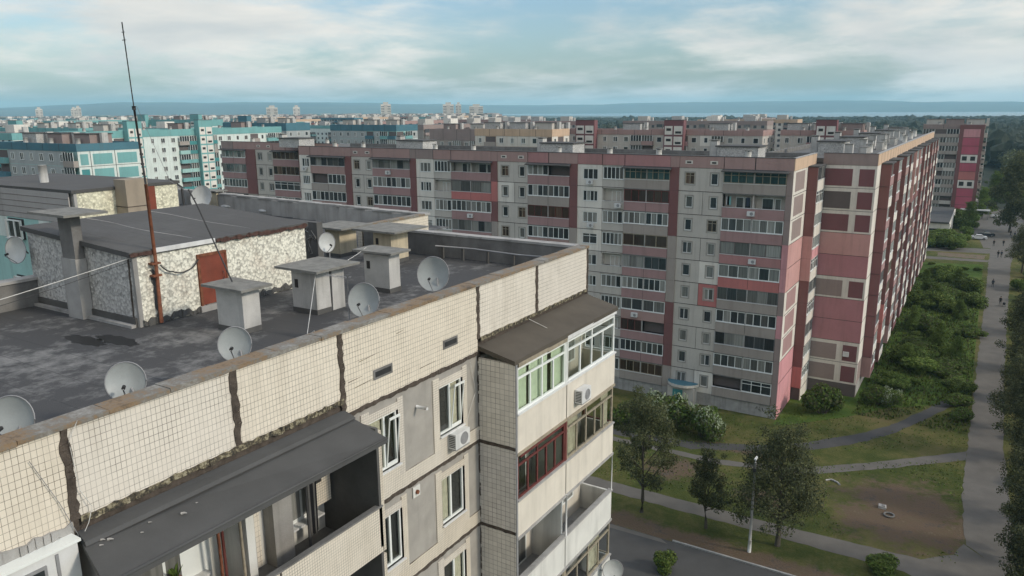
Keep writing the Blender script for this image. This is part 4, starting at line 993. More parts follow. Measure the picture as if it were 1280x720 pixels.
def roof_kit(par_name, x0, x1, y0, y1, z, n_h, seed, label, along='x'):
    """lift huts and pairs of vents standing on a roof"""
    rr = random.Random(seed)
    for i in range(n_h):
        f = (i+.5)/n_h; x = x0+(x1-x0)*f if along == 'x' else (x0+x1)/2; y = (y0+y1)/2 if along == 'x' else y0+(y1-y0)*f
        h = empty('roof_hut', label % i if '%' in label else label, 'roof hut', par_name+' roof huts', loc=(x, y, z))
        m = MB(); w, d, hh = (5.0, 3.6, 1.5) if along == 'x' else (3.2, 5.0, 1.7); m.box(x-w/2, x+w/2, y-d/2, y+d/2, z, z+hh, 'chip_grey'); part(m, 'walls', h)
        m = MB(); m.box(x-w/2-.2, x+w/2+.2, y-d/2-.2, y+d/2+.2, z+hh, z+hh+.15, 'hut_felt'); part(m, 'roof', h)
        m = MB(); m.box(x-w/2-1.3, x-w/2-.4, y-.6, y+.6, z, z+hh+.6, 'chimney_plaster'); m.box(x-w/2-1.4, x-w/2-.3, y-.7, y+.7, z+hh+.7, z+hh+.78, 'concrete_cap'); m.box(x-w/2-1.2, x-w/2-.5, y-.5, y+.5, z+hh+.6, z+hh+.7, 'black_metal_and_void'); part(m, 'shaft', h)
nms = ['left of the dark roofed one', 'near its middle', 'towards its right', 'at its right end']
for i, (x, nm) in enumerate(((-104, 'behind its stepped left part'), (-77, 'behind the first dark balcony stack'), (-51, 'behind the middle of its parapet'), (-26, 'near its right corner'))):
    roof_kit('pink block', x-4, x+4, 95, 98, 30.42, 1, i, 'pebble walled roof hut on the long pink block, '+nm)
vm = MB(); vm.cyl((0, 0, 0), .36, .62, 'white_plaster', 10); vm.cyl((0, 0, .68), .44, .05, 'concrete_cap', 10); vm.box(-.05, .05, -.05, .05, .62, .68, 'black_metal_and_void'); VM = vm.mesh('roof_vent')
rr = random.Random(9)
for xb in (-120, -107, -100, -90, -84, -69, -63, -49, -41, -35, -24):
    o = link('roof_vent', VM, None, loc=(xb+rr.uniform(-.6, .6), 91.0+rr.uniform(0, 1)+(9 if xb < -96 else 0), 30.42), sc_=(1.0, 1.0, 1.8))
    o['label'] = 'stubby white capped vent pipe along the pink block parapet'; o['category'] = 'roof vent'; o['group'] = 'vent stubs along the pink block parapet'

# ---- long wing running away from us
YC, XC = 102.07, -11.07; YCF = 206
B2 = empty('apartment_building', 'pink and maroon ten storey wing running away from us along the footpath', 'apartment building', loc=(-14, 150, 0))
FE = Frame((0, YC, 0), (1, 0, 0), (0, -1, 0)); FR = Frame((XC, 0, 0), (0, 1, 0), (1, 0, 0))
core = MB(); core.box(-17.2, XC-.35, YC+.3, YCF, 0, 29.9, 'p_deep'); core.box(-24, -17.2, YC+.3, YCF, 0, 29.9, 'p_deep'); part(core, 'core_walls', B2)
walls = MB(); jn = MB(); par_ = MB(); plin = MB(); roofm = MB(); bays = MB()
for k in range(10):
    zt, zb = zj(k), zj(k+1)
    c = {3: 'p_salmon', 4: 'p_pink', 6: 'p_rose', 7: 'p_rose'}.get(k)
    walls.box(-17.2, XC, -.3, 0, zb, zt, 'p_cream' if c is None else ('p_salmon' if k == 3 else 'p_dusty'), FE)
    if c is None:
        inner = {0: 'p_panel_red', 1: 'p_deep', 2: 'p_panel_red', 5: 'p_brownish', 8: 'p_brownish', 9: 'p_brownish'}.get(k, 'p_panel_red')
        walls.box(-17.0, -13.75, 0, .02, zb+.25, zt-.45, inner, FE); walls.box(-13.0, -11.3, 0, .02, zb+.25, zt-.45, 'p_panel_red', FE)
    strip_joint(jn, FE, -17.2, XC, .0, zt, .05)
    walls.box(YC+.302, YCF, -.3, 0, zb, zt, 'p_cream' if k < 9 else 'p_brownish', FR); strip_joint(jn, FR, YC, YCF, 0, zt, .05)
par_.box(-17.25, XC, -.25, .05, ZB0, 31.05, 'p_brownish', FE); par_.box(YC+.252, YCF, -.25, .06, ZB0, 31.05, 'p_orange', FR); par_.box(YC-.05, YC+.25, .002, .06, ZB0, 31.05, 'p_orange', FR)
y = YC+3
while y < YCF: par_.box(y-.05, y+.05, .06, .065, ZB0, 31.05, 'soil_joint', FR); y += 3.3
plin.box(-17.2, XC, -.3, .04, 0, zj(10), 'p_deep', FE); plin.box(YC+.31, YCF, -.3, .04, 0, zj(10)-.003, 'concrete', FR)
bys = [(106.0, 111.0, 1.05), (113.6, 119.0, 1.2), (124.0, 129.5, 1.25), (131.8, 137.2, 1.25), (141, 146.5, 1.3), (149, 154.5, 1.3), (159.5, 165, 1.35), (168, 173.5, 1.35), (178.5, 184, 1.4), (187, 193, 1.4), (197, 203, 1.4)]
rs = random.Random(4); mt = 'p_darkred'
for (y0, y1, pr) in bys:
    for k in range(10):
        zt, zb = zj(k), zj(k+1)
        f4 = Frame((XC+pr, 0, 0), (0, 1, 0), (1, 0, 0))
        mt = rs.choice(['p_darkred', 'p_darkred', 'p_panel_red', 'p_balcred']) if k % 3 == 0 else mt
        if k == 0: mt = 'p_darkred' if not (y0 > 140 and y0 < 150) else 'p_salmon'
        if y0 > 112 and y0 < 120 and k in (7,): mt = 'p_coral'
        bays.box(XC, XC+pr-.02, y0, y0+.15, zb+.01, zt-.01, mt); bays.box(XC, XC+pr-.1, y1-.15, y1, zb, zt, 'p_brownish')
        bays.box(XC-.0, XC+pr-.3, y0+.15, y1-.15, zb, zb+.12, 'concrete_dark'); bays.box(XC+.0, XC+.06, y0+.15, y1-.15, zb+.1, zt, 'p_cream')
        bays.box(XC+pr-.2, XC+pr+.12, y0-.02, y0+.45, zb+.01, zt-.01, mt)
        if y0 < 150:
            balcony(B2, f4, y0+.5, y1-.05, 0, zb, rs.choice(['p_cream', 'p_white', 'p_balcred', 'p_mauve', 'p_cream', 'p_panel_red']), rs.choice(['w6', 'w8', 'w4t', 'dark', 'b6', 'w6']), rs, back='p_cream')
        else:
            bays.box(y0+.4, y1, -.1, .06, zb+.02, zb+1.15, rs.choice(['p_cream', 'p_mauve', 'p_balcred', 'p_white']), f4)
            n = 5
            for i in range(n): bays.rect(y0+.5+(y1-y0-.5)*i/n+.05, y0+.5+(y1-y0-.5)*(i+1)/n-.05, .0, zb+1.2, zt-.15, 'pane', f4); bays.box(y0+.47+(y1-y0-.5)*i/n, y0+.54+(y1-y0-.5)*i/n, -.03, .05, zb+1.15, zt-.1, 'white_pvc', f4)
        bays.box(XC, XC+pr+.1, y0-.05, y1+.05, zt-.03, zt+.0, 'soil_joint') if k else bays.box(XC, XC+pr+.2, y0-.1, y1+.1, zt-.05, zt+.12, 'canopy_felt')
cnt2 = Counter(); st2 = MB()
for i in range(len(bys)-1):
    for yy in ([bys[i][1]+1.3] if bys[i+1][0]-bys[i][1] < 3.5 else [bys[i][1]+1.2, bys[i+1][0]-1.2]):
        for k in range(10):
            if cnt2.n >= 96 or yy > 150:
                st2.box(yy-.55, yy+.55, .0, .05, zj(k+1)+.9, zj(k+1)+2.25, 'white_pvc', FR); st2.rect(yy-.47, yy+.47, .055, zj(k+1)+.98, zj(k+1)+2.17, 'pane', FR)
            else: place_window(B2, FR, yy, .05, zj(k+1)+.9, 1.1, 1.35, 'w2', cnt2, st2)
if st2.f: part(st2, 'window', B2, kind='stuff')
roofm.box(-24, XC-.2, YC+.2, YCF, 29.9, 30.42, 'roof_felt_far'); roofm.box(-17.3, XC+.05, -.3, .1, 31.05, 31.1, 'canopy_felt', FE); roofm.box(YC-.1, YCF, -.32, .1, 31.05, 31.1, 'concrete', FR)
roofm.box(-24.2, -23.9, YC, YCF, 29.9, 31, 'concrete_dark')
for q, nme in ((walls, 'wall_panels'), (jn, 'panel_joints'), (par_, 'parapet'), (roofm, 'roof'), (plin, 'plinth'), (bays, 'balcony_bays')): part(q, nme, B2)
m = MB(); m.box(-12.9, -12.2, .02, .3, zj(9)+.9, zj(9)+1.5, 'white_metal', FE); o = m.build('air_conditioner'); o['label'] = 'white air conditioner low on the blank end wall of the receding wing'; o['category'] = 'air conditioner'
lab5 = ['nearest to us', 'second from us', 'third from us', 'fourth from us', 'farthest from us']
for i, y in enumerate((112, 130, 150, 172, 195)):
    roof_kit('receding wing', -19.5, -16, y-3, y+3, 30.42, 1, i, 'pebble walled hut on the receding wing roof, '+lab5[i], along='y')
m = MB(); m.box(-.4, .4, -.15, .15, 0, 1.08, 'chimney_plaster'); m.box(-.45, .45, -.19, .19, 1.08, 1.13, 'concrete_cap'); CH = m.mesh('roof_chimney')
for k in range(3):
    for i in range(9):
        o = link('roof_chimney', CH, None, loc=(-13.6, 108.15+.5*i+17*k, 30.42)); w_ = ('nearest to us', 'second from us', 'third from us')[k]
        o['label'] = 'pale chimney stub in the close row on the receding wing roof, row '+w_; o['category'] = 'chimney'; o['group'] = 'chimney row on the receding wing, '+w_
rz0 = random.Random(3)
for k in range(9):
    o = link('roof_vent', VM, None, loc=(-13.0+rz0.uniform(-1.5, .5), 118+9.3*k+rz0.uniform(-3, 3), 30.42), sc_=(1.1, 1.1, rz0.uniform(1.3, 2.1))); o['label'] = 'stubby pale vent along the receding wing parapet'; o['category'] = 'roof vent'; o['group'] = 'vent stubs along the receding wing'
rz_ = random.Random(15)
for i in range(16):
    o = link('roof_chimney', CH, None, loc=(-16.0+rz_.uniform(-.3, 1.2), 106+6.1*i+rz_.uniform(-1, 1), 30.42), sc_=(1.2, 3.0, rz_.uniform(1.0, 1.7)))
    o['label'] = 'broad pale chimney block among the clutter on the receding wing roof'; o['category'] = 'chimney'; o['group'] = 'broad chimney blocks on the receding wing'
# small air conditioners on the pink block
acm = MB(); acm.box(-.42, .42, -.32, 0, 0, .55, 'white_metal'); acm.poly([(cos(j*pi/6)*.2+.1, -.325, .27+sin(j*pi/6)*.2) for j in range(12)], 'grey_metal'); ACM = acm.mesh('air_conditioner')
AL = {(-43.2, 0): 'under the top white window', (-43.0, 2): 'under the third white window from the top', (-22.5, 1): 'under the open grey loggia of the corner stack', (-39.2, 1): 'beside the dark red balcony', (-62, 2): 'below the coral balcony',
      (-48.0, 4): 'half way up the middle stack', (-94.8, 0): 'under the top window right of the step', (-22.0, 3): 'under the fourth corner balcony', (-36.5, 6): 'low down left of the grey wall', (-77, 0): 'under the dark canopied balcony'}
for (x, k), t in AL.items():
    o = link('air_conditioner', ACM, None, loc=(x, YB-.22, zj(k+1)+.3)); o['label'] = 'small air conditioner on the pink block, '+t; o['category'] = 'air conditioner'; o['group'] = 'air conditioners on the pink block'

# ================================================================== OTHER BLOCKS IN THE DISTRICT
def facade_grid(m, fr, a0, a1, h, pal, rr, floors, z0=1.6, fh=2.8, wpar=None, wcap=0, towers=(), base_n=0.0, top=None):
    """panels, joints, balcony stacks and windows on one face; windows become parts when wpar is given"""
    nb = max(2, int((a1-a0)/3.3)); w = (a1-a0)/nb; pat = [rr.choice(pal.get('pat', 'WWBWWBBW')) for i in range(nb)]
    for i in range(1, nb-1):
        if pat[i-1] == 'B' and pat[i] == 'B': pat[i+0] = 'B'
    made = 0; Wn = MB()
    for i in range(nb):
        x0 = a0+i*w; x1 = x0+w
        for k in range(floors):
            z = z0+fh*k; top_ = k == floors-1
            if pat[i] == 'B':
                c = pal['balc'][rr.randrange(len(pal['balc']))]
                m.box(x0+.03, x1-.03, base_n, base_n+.9, z, z+1.1, c, fr); m.box(x0, x1, base_n+.0, base_n+.95, z-.12, z, 'concrete_dark', fr)
                if rr.random() < .6:
                    m.rect(x0+.05, x1-.05, base_n+.8, z+1.1, z+fh-.15, pal['pane'], fr)
                    for q in range(5): u = x0+.05+(w-.1)*q/4; m.box(u-.05, u+.05, base_n+.8, base_n+.87, z+1.1, z+fh-.15, 'white_pvc', fr)
                else: m.rect(x0+.1, x1-.1, base_n+.02, z+1.1, z+fh-.2, 'p_deep', fr)  # dark sheet painted in for the shade of an open balcony
            else:
                xc = (x0+x1)/2; ww = 1.35 if (i % 3) else 1.0
                m.box(x0+.03, x1-.03, base_n, base_n+.03, z+.04, z+fh-.04, rr.choice(pal['wall']) if rr.random() < .08 else pal['wall'][0], fr)
                if wpar is not None and made < wcap:
                    place_window(wpar, fr, xc, base_n+.09, z+.85, ww, 1.4, 'w2'); made += 1
                else:
                    Wn.box(xc-ww/2, xc+ww/2, base_n+.03, base_n+.07, z+.85, z+2.25, 'white_pvc', fr); Wn.rect(xc-ww/2+.08, xc+ww/2-.08, base_n+.075, z+.93, z+2.17, pal['pane'], fr)
    for (t0, t1) in towers:
        m.box(t0, t1, base_n, base_n+2.2, 0, h+2.6, pal['tower'], fr)
        for k in range(floors+1):
            z = z0+fh*k; m.box(t0+.25, (t0+t1)/2-.3, base_n+2.2, base_n+2.23, z+.2, z+fh-.3, 'p_white', fr); m.box((t0+t1)/2+.1, t1-.25, base_n+2.2, base_n+2.23, z+.2, z+fh-.3, 'p_white', fr)
            m.box(t0+.7, (t0+t1)/2-.7, base_n+2.23, base_n+2.25, z+1.2, z+1.9, 'black_metal_and_void', fr); m.box((t0+t1)/2+.5, t1-.6, base_n+2.23, base_n+2.25, z+.5, z+1.1, 'black_metal_and_void', fr)
        m.box(t0, t1, base_n, base_n+2.25, h+2.6, h+2.75, 'canopy_felt', fr)
    return Wn
PAL = {
 'tower': dict(wall=['p_balc', 'p_grey'], balc=['p_balc', 'p_grey', 'p_balc'], par='p_brownish', pane='pane', tower='p_balc', side='p_balc', pat='BBBBB'),
 'teal': dict(wall=['t_mint', 't_pale'], balc=['t_teal', 't_pale', 'p_balc', 't_deepteal'], par='t_teal', pane='pane', tower='t_teal', side='t_mint'),
 'blue': dict(wall=['t_grey', 't_mint'], balc=['t_blue', 't_grey', 'p_balc', 't_teal'], par='t_blue', pane='pane', tower='t_blue', side='t_pale'),
 'mauve': dict(wall=['p_grey', 'p_white'], balc=['p_balcred', 'p_mauve', 'p_balc'], par='p_mauve', pane='pane', tower='p_panel_red', side='p_grey'),
 'grey': dict(wall=['p_balc', 'p_grey'], balc=['p_balc', 'p_brownish', 'p_grey'], par='p_brownish', pane='pane', tower='p_balc', side='p_balc'),
 'peach': dict(wall=['p_cream', 'p_white'], balc=['p_balc', 'p_brownish', 'p_darkred'], par='p_orange', pane='pane', tower='p_orange', side='p_orange'),
 'pale': dict(wall=['p_white', 'p_cream'], balc=['p_balc', 'p_grey'], par='p_cream', pane='pane_far', tower='p_grey', side='p_cream'),
}
def block(lab, x0, x1, y0, y1, h, pal, faces='-y+x', seed=0, wcap=90, towers=(), loc=None, huts=3, towers_x=()):
    p = PAL[pal]; rr = random.Random(seed); b = empty('apartment_building', lab, 'apartment building', loc=((x0+x1)/2, (y0+y1)/2, 0))
    floors = int((h-3)/2.8)
    m = MB(); m.box(x0, x1, y0, y1, 0, h-1.0, p['side']); part(m, 'walls', b)
    m = MB(); tw = MB()
    if '-y' in faces: Wn = facade_grid(m, Frame((0, y0, 0), (1, 0, 0), (0, -1, 0)), x0, x1, h, p, rr, floors, wpar=b, wcap=wcap, towers=towers); part(Wn, 'window', b, kind='stuff')
    part(m, 'front_facade', b); m = MB()
    if '+x' in faces: Wn = facade_grid(m, Frame((x1, 0, 0), (0, 1, 0), (1, 0, 0)), y0, y1, h, p, rr, floors, wpar=b, wcap=max(0, wcap-(0 if '-y' not in faces else wcap)), towers=towers_x); part(Wn, 'window', b, kind='stuff')
    part(m, 'side_facade', b)
    m = MB(); zt = 1.6+2.8*floors
    m.box(x0-.1, x1+.1, y0-.12, y0+.25, zt, h, p['par']); m.box(x1-.25, x1+.12, y0+.25, y1, zt, h, p['par']); m.box(x0-.1, x0+.2, y0+.25, y1, zt, h, p['par']); m.box(x0+.2, x1-.25, y1-.3, y1, zt, h, p['par'])
    n = int((x1-x0)/5)
    for i in range(1, n): u = x0+(x1-x0)*i/n; m.box(u-.05, u+.05, y0-.135, y0-.12, zt, h, 'soil_joint')
    part(m, 'parapet', b)
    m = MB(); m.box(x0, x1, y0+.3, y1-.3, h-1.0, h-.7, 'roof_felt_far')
    L = max(x1-x0, y1-y0)
    for i in range(huts):
        f = (i+.5)/huts; hx = x0+(x1-x0)*f if x1-x0 > y1-y0 else (x0+x1)/2; hy = (y0+y1)/2 if x1-x0 > y1-y0 else y0+(y1-y0)*f
        m.box(hx-2.6, hx+2.6, hy-2.2, hy+2.2, h-.7, h+1.6, rr.choice(['chip_grey', 'p_grey', 'p_brownish'])); m.box(hx-2.8, hx+2.8, hy-2.4, hy+2.4, h+1.6, h+1.75, 'hut_felt')
        m.box(hx+3.2, hx+4.0, hy-.6, hy+.6, h-.7, h+1.9, 'chimney_plaster')
    for i in range(int(L/9)):
        f = (i+.5)/int(L/9); hx = x0+(x1-x0)*f if x1-x0 > y1-y0 else (x0+x1)/2+2; hy = (y0+y1)/2-3 if x1-x0 > y1-y0 else y0+(y1-y0)*f
        m.cyl((hx, hy, h-.7), .45, 1.5, 'chimney_plaster', 8)
    part(m, 'roof', b)
    return b
TB0 = block('blue parapet block with turquoise panelled end behind the second roof hut', -171, -142.5, 79, 91.2, 31, 'blue', seed=1, wcap=60, faces='-y')
TB = TB0
m = MB(); f7 = Frame((-142.5, 0, 0), (0, 1, 0), (1, 0, 0)); m.box(79, 91.2, 0, .06, 1.5, 29.6, 't_mint', f7)
for k in range(10):
    z = 29.6-2.8*(k+1)
    for (a, b_) in ((79.4, 80.9), (81.8, 85.6), (86.6, 90.6)): m.box(a, b_, .06, .09, z+.3, z+2.3, 't_teal' if (k+int(a)) % 4 else 't_deepteal', f7)
    m.box(79, 91.2, .06, .075, z-.04, z+.04, 'soil_joint', f7)
for a in (81.3, 86.1): m.box(a, a+.1, .06, .08, 1.5, 29.6, 'soil_joint', f7)
part(m, 'end_wall_panels', TB)
block('white and mint block with tall teal stair towers left of the pink block', -224, -212, 118, 190, 31.6, 'teal', faces='+x', seed=2, wcap=95, towers_x=((155, 160), (131.5, 136)))
block('grey and mauve block with two maroon stair towers behind the pink block', -126, -50, 205, 217, 31, 'mauve', seed=3, wcap=90, towers=((-103, -97), (-76, -70.5)), faces='-y+x')
block('shorter mauve block with one stair tower, right of the two towered one', -47, -27, 212, 224, 31, 'mauve', seed=13, wcap=40, towers=((-38, -33),), faces='-y+x')
block('grey balconied block left of the mauve parapet row behind the pink block', -165, -131, 214, 226, 30.5, 'grey', seed=4, wcap=50)
block('peach ended block with dark balconies just above the pink roof in the centre', -125, -100, 183, 193, 31.5, 'peach', seed=5, wcap=40)
block('blue block with an orange end above the left part of the pink roof', -212, -180, 214, 226, 31.8, 'blue', seed=6, wcap=50)
block('teal parapet block stepping away behind the white and mint one', -262, -226, 205, 217, 32.5, 'blue', seed=7, wcap=40, towers=((-250, -245),))
block('low mint block behind the blue parapet at the far left', -330, -268, 150, 162, 31.5, 'teal', seed=8, wcap=60, towers=((-310, -304),))
block('peach parapet row on the far left skyline', -520, -400, 268, 280, 30, 'peach', seed=9, wcap=40, towers=())
block('white block with teal trim on the left, two pale stair towers', -405, -350, 262, 274, 33, 'teal', seed=10, wcap=40, towers=((-404, -397), (-358, -351)))
# tower block beyond the receding wing
T = block('ten storey block with crimson panels on its corner, beyond the receding wing', -19.5, -1.5, 300, 316, 31, 'tower', seed=11, wcap=20, faces='-y+x')
m = MB(); FTw = Frame((0, 300, 0), (1, 0, 0), (0, -1, 0)); m.box(-8.6, -1.6, .05, 1.15, 1.0, 30.9, 'p_darkred', FTw)
for k, c in enumerate(['p_crimson', 'p_crimson', 'p_crimson', 'p_white', 'p_coral', 'p_crimson', 'p_white', 'p_crimson', 'p_crimson', 'p_pink']):
    m.box(-7.4, -2.6, 1.15, 1.2, 1.6+2.8*k+.1, 1.6+2.8*k+2.7, c, FTw)
    if c == 'p_white': m.box(-7, -5.6, 1.2, 1.22, 1.6+2.8*k+.8, 1.6+2.8*k+2.2, 'black_metal_and_void', FTw); m.box(-4.6, -3.2, 1.2, 1.22, 1.6+2.8*k+.8, 1.6+2.8*k+2.2, 'black_metal_and_void', FTw)
part(m, 'crimson_panels', T)

# ---- further blocks on the same grid, each a thing of its own
FARV = {}
def far_mesh(L, D, H, pal, seed):
    key = (L, D, H, pal)
    if key in FARV: return FARV[key]
    p = PAL[pal]; m = MB(); rr = random.Random(seed); h = H
    m.box(-L/2, L/2, -D/2, D/2, 0, h-2, p['wall'][0]); m.box(-L/2-.1, L/2+.1, -D/2-.1, D/2+.1, h-2, h, p['par'])
    m.box(-L/2+.5, L/2-.5, -D/2+.5, D/2-.5, h, h+.02, 'roof_felt_far')
    fl = int((h-3)/2.8)
    for fr, a0, a1 in ((Frame((0, -D/2, 0), (1, 0, 0), (0, -1, 0)), -L/2, L/2), (Frame((L/2, 0, 0), (0, 1, 0), (1, 0, 0)), -D/2, D/2), (Frame((0, D/2, 0), (1, 0, 0), (0, 1, 0)), -L/2, L/2), (Frame((-L/2, 0, 0), (0, 1, 0), (-1, 0, 0)), -D/2, D/2)):
        nb = int((a1-a0)/3.6)
        if nb < 4:
            m.box(a0+1, a1-1, 0, .1, 3, h-3, p['balc'][0], fr); continue
        for i in range(nb):
            x = a0+(a1-a0)*(i+.5)/nb; B = rr.random() < .38
            for k in range(fl):
                z = 1.6+2.8*k
                if B: m.box(x-1.6, x+1.6, 0, .8, z, z+1.1, rr.choice(p['balc']), fr); m.rect(x-1.5, x+1.5, .5, z+1.1, z+2.6, 'pane_far', fr)
                else: m.rect(x-.7, x+.7, .03, z+.9, z+2.2, 'pane_far', fr)
    for i in range(int(L/18)):
        x = -L/2+9+18*i; m.box(x-2.6, x+2.6, -2, 2, h, h+2.3, rr.choice(['p_grey', 'chip_grey', 'p_white'])); m.box(x+4, x+4.9, -.6, .6, h, h+1.7, 'chimney_plaster'); m.cyl((x-5, -3, h), .4, 1.2, 'chimney_plaster', 6)
    FARV[key] = m.mesh('apartment_building'); return FARV[key]
occ = [(-171, -142, 79, 91), (-224, -212, 118, 190), (-127, -27, 183, 226), (-165, -131, 214, 226), (-262, -180, 205, 226), (-330, -268, 150, 162), (-520, -350, 262, 280), (-130, 5, 89, 330), (-60, 20, -20, 120)]
rr = random.Random(77); n_far = 0
CAMF = Vector((-.5115, .8288, 0)) ; CAMR = Vector((.851, .525, 0))
def view_u(x, y):
    d = -x*sin(radians(31.68))+y*cos(radians(31.68)); r_ = x*cos(radians(31.68))+y*sin(radians(31.68))
    return (640+951.6*r_/(d*.974), d) if d > 5 else (None, d)
words = {'teal': 'mint', 'blue': 'blue topped', 'mauve': 'mauve topped', 'grey': 'grey', 'peach': 'peach topped', 'pale': 'pale'}
gx = -1300
while gx < 60:
    gy = 120
    while gy < 1500:
        x = gx+rr.uniform(-12, 12); y = gy+rr.uniform(-10, 10); along = rr.random() < .62; L = rr.choice([54, 72, 90]); H = rr.choice([28, 31, 31, 31])
        u, d = view_u(x, y); gy += 62
        if u is None or u < -120 or u > 1215 or d > 1150 or d < 200: continue
        if (u > 640 and d > 500) or (u > 590 and d > 800) or u > 1140 or u > 1090 and d > 900 or (x > -20 and y < 420): continue
        hx, hy = (L/2, 6) if along else (6, L/2)
        if u+hx*940/d > 1150: continue
        if any(x-hx < c[1]+8 and x+hx > c[0]-8 and y-hy < c[3]+8 and y+hy > c[2]-8 for c in occ): continue
        occ.append((x-hx, x+hx, y-hy, y+hy))
        pal = rr.choice(['teal', 'blue', 'teal', 'pale', 'peach'] if u < 330 else ['grey', 'blue', 'teal', 'mauve', 'peach', 'grey', 'pale'] if u < 600 else ['mauve', 'grey', 'mauve', 'pale', 'grey', 'peach'])
        o = link('apartment_building', far_mesh(L, 12, H, pal, hash((L, H, len(pal))) % 99), None, loc=(x, y, 0), rz=0 if along else pi/2)
        side = 'left of the pink block' if u < 290 else 'above the left half of the pink block' if u < 620 else 'above the right half of the pink block' if u < 1000 else 'behind the receding wing'
        dist = 'nearer' if d < 450 else 'farther' if d < 750 else 'skyline'
        o['label'] = '%s %s slab block among the rooftops %s' % (dist, words[pal], side); o['category'] = 'apartment building'; o['group'] = '%s %s blocks %s' % (dist, words[pal], side); n_far += 1
    gx += 84
# skyline towers
for (u, D, w, h, lab) in ((81, 1900, 13, 46, 'pale tower block at the left end of the skyline'), (122, 1900, 10, 46, 'slim pale tower in the left skyline pair'), (127.5, 1930, 11, 49, 'taller of the second pale tower pair on the left skyline'),
                          (357, 1650, 22, 46, 'square grey tower above the left part of the pink block'), (386, 1750, 14, 47, 'grey tower with a pointed top near the long white hall'), (492, 1500, 19, 50, 'tall pale tower standing alone at the skyline centre'),
                          (566, 1600, 22, 50, 'left tower of the skyline cluster right of centre'), (578, 1600, 11, 50, 'slim white tower of the skyline cluster'), (599, 1600, 28, 46, 'broad pale tower at the right of the skyline cluster')):
    a = math.atan2(u-640, 951.6*.974)-radians(31.68); x, y = D*sin(a), D*cos(a)
    m = MB(); m.box(-w/2, w/2, -8, 8, 0, h, 'p_cream'); m.box(-w/4, w/4, -4, 4, h, h+4, 'p_grey')
    for k in range(int(h/3)-1):
        m.box(-w/2+.6, w/2-.6, -8.1, -8, 3+3*k, 4.4+3*k, 'pane_far'); m.box(w/2, w/2+.1, -7, 7, 3+3*k, 4.4+3*k, 'pane_far')
    m.box(-w/6, w/6, -8.6, -8.1, 0, h-1, 'p_grey')
    o = m.build('tower_block', loc=(x, y, 0), rz=-a); o['label'] = lab; o['category'] = 'tower block'
a = math.atan2(362-640, 927)-radians(31.68); m = MB(); m.box(-170, 170, -30, 30, 0, 19, 'p_white'); m.box(-172, 172, -31, 31, 19, 21, 'white_metal')
for i in range(24): m.box(-165+14*i, -158+14*i, -30.2, -30, 4, 14, 'pane_far')
o = m.build('factory_hall', loc=(1700*sin(a), 1700*cos(a), 0), rz=-a); o['label'] = 'very long low white hall on the skyline left of centre'; o['category'] = 'factory hall'
# beyond that the town reads as one mass
m = MB(); rr = random.Random(5)
for i in range(1300):
    u = rr.uniform(-60, 625); D = 1150*3.6**rr.random()
    a = math.atan2(u-640, 927)-radians(31.68); x, y = D*sin(a), D*cos(a)
    L = rr.uniform(14, 70); dd = rr.uniform(9, 16); h = rr.choice([9, 12, 15, 16, 28, 28, 30]) if D < 2400 else rr.choice([6, 9, 15, 28])
    if rr.random() < .5: L, dd = dd, L
    c = rr.choice(['p_grey', 'p_balc', 'p_grey', 'p_balc', 'p_brownish', 'p_cream', 'p_mauve', 'p_orange', 'p_mauve'])
    m.box(x-L/2, x+L/2, y-dd/2, y+dd/2, 0, h, c); m.box(x-L/2-.3, x+L/2+.3, y-dd/2-.3, y+dd/2+.3, h, h+1, rr.choice(['p_mauve', 'p_brownish', 'roof_felt_far', 'p_grey', 't_teal']))
    for k in range(int(h/3)): m.box(x-L/2+.8, x+L/2-.8, y-dd/2-.1, y-dd/2, 1.5+3*k, 2.8+3*k, 'pane_far')
o = m.build('distant_town'); o['label'] = 'distant town of small pale and red roofed buildings below the skyline'; o['category'] = 'town'; o['kind'] = 'stuff'
# shop and canopy near the tower
m = MB(); SH = empty('shop_building', 'low shop with dark roof and white side wall at the end of the footpath', 'shop', loc=(-11, 262, 0))
m.box(-16, -6.6, 246, 284, 0, 4.6, 'p_white'); part(m, 'walls', SH); m = MB(); m.box(-16.4, -6.9, 245.6, 284.4, 4.6, 5.0, 'canopy_felt'); part(m, 'roof', SH)
m = MB(); m.box(-14, -8.5, 245.9, 246, .8, 3, 'pane'); m.box(-6.6, -6.5, 250, 256, .8, 3, 'pane'); part(m, 'window', SH)
m = MB(); m.box(-5.5, 3.0, 296, 299, 3.0, 3.3, 'white_metal')
for x in (-5, -1.2, 2.6): m.box(x-.1, x+.1, 297, 297.2, 0, 3, 'grey_metal')
o = m.build('bus_shelter'); o['label'] = 'flat white shelter roof on posts in front of the crimson panelled block'; o['category'] = 'shelter'

# ================================================================== GROUND
def sheet(name, pts, z, mat, kind='structure', thick=None, lab=None):
    m = MB(); m.poly([(x, y, z) for x, y in pts], mat); o = m.build(name)
    o['kind'] = kind
    if lab: o['label'] = lab
    return o
sheet('ground', [(-16000, -3000), (12000, -3000), (12000, 15000), (-16000, 15000)], -.02, 'far_ground')
sheet('lawn', [(-140, 30), (70, 30), (70, 330), (-140, 330)], 0.0, 'grass')
sheet('garden_grass', [(-17, 88), (-11, 94.5), (-7, 100.2), (-3, 103.5), (1.8, 110), (2.2, 210), (-11, 206), (-11, 102), (-18, 101.9), (-18, 88)], .008, 'lush_grass')
sheet('road', [(-80, 44), (60, 44), (60, 57.55), (-80, 57.55)], .008, 'asphalt')
sheet('road_edge', [(-60, 56.1), (-19.6, 57.0), (-20.4, 57.5), (-60, 57.5)], .012, 'pavement')
m = MB(); x = -19.4
while x < 60: m.box(x, x+.98, 57.55, 57.72, -.01, .13, 'kerb_stone', jit=.006); x += 1.0
o = m.build('kerb'); o['kind'] = 'structure'
rr = random.Random(2)
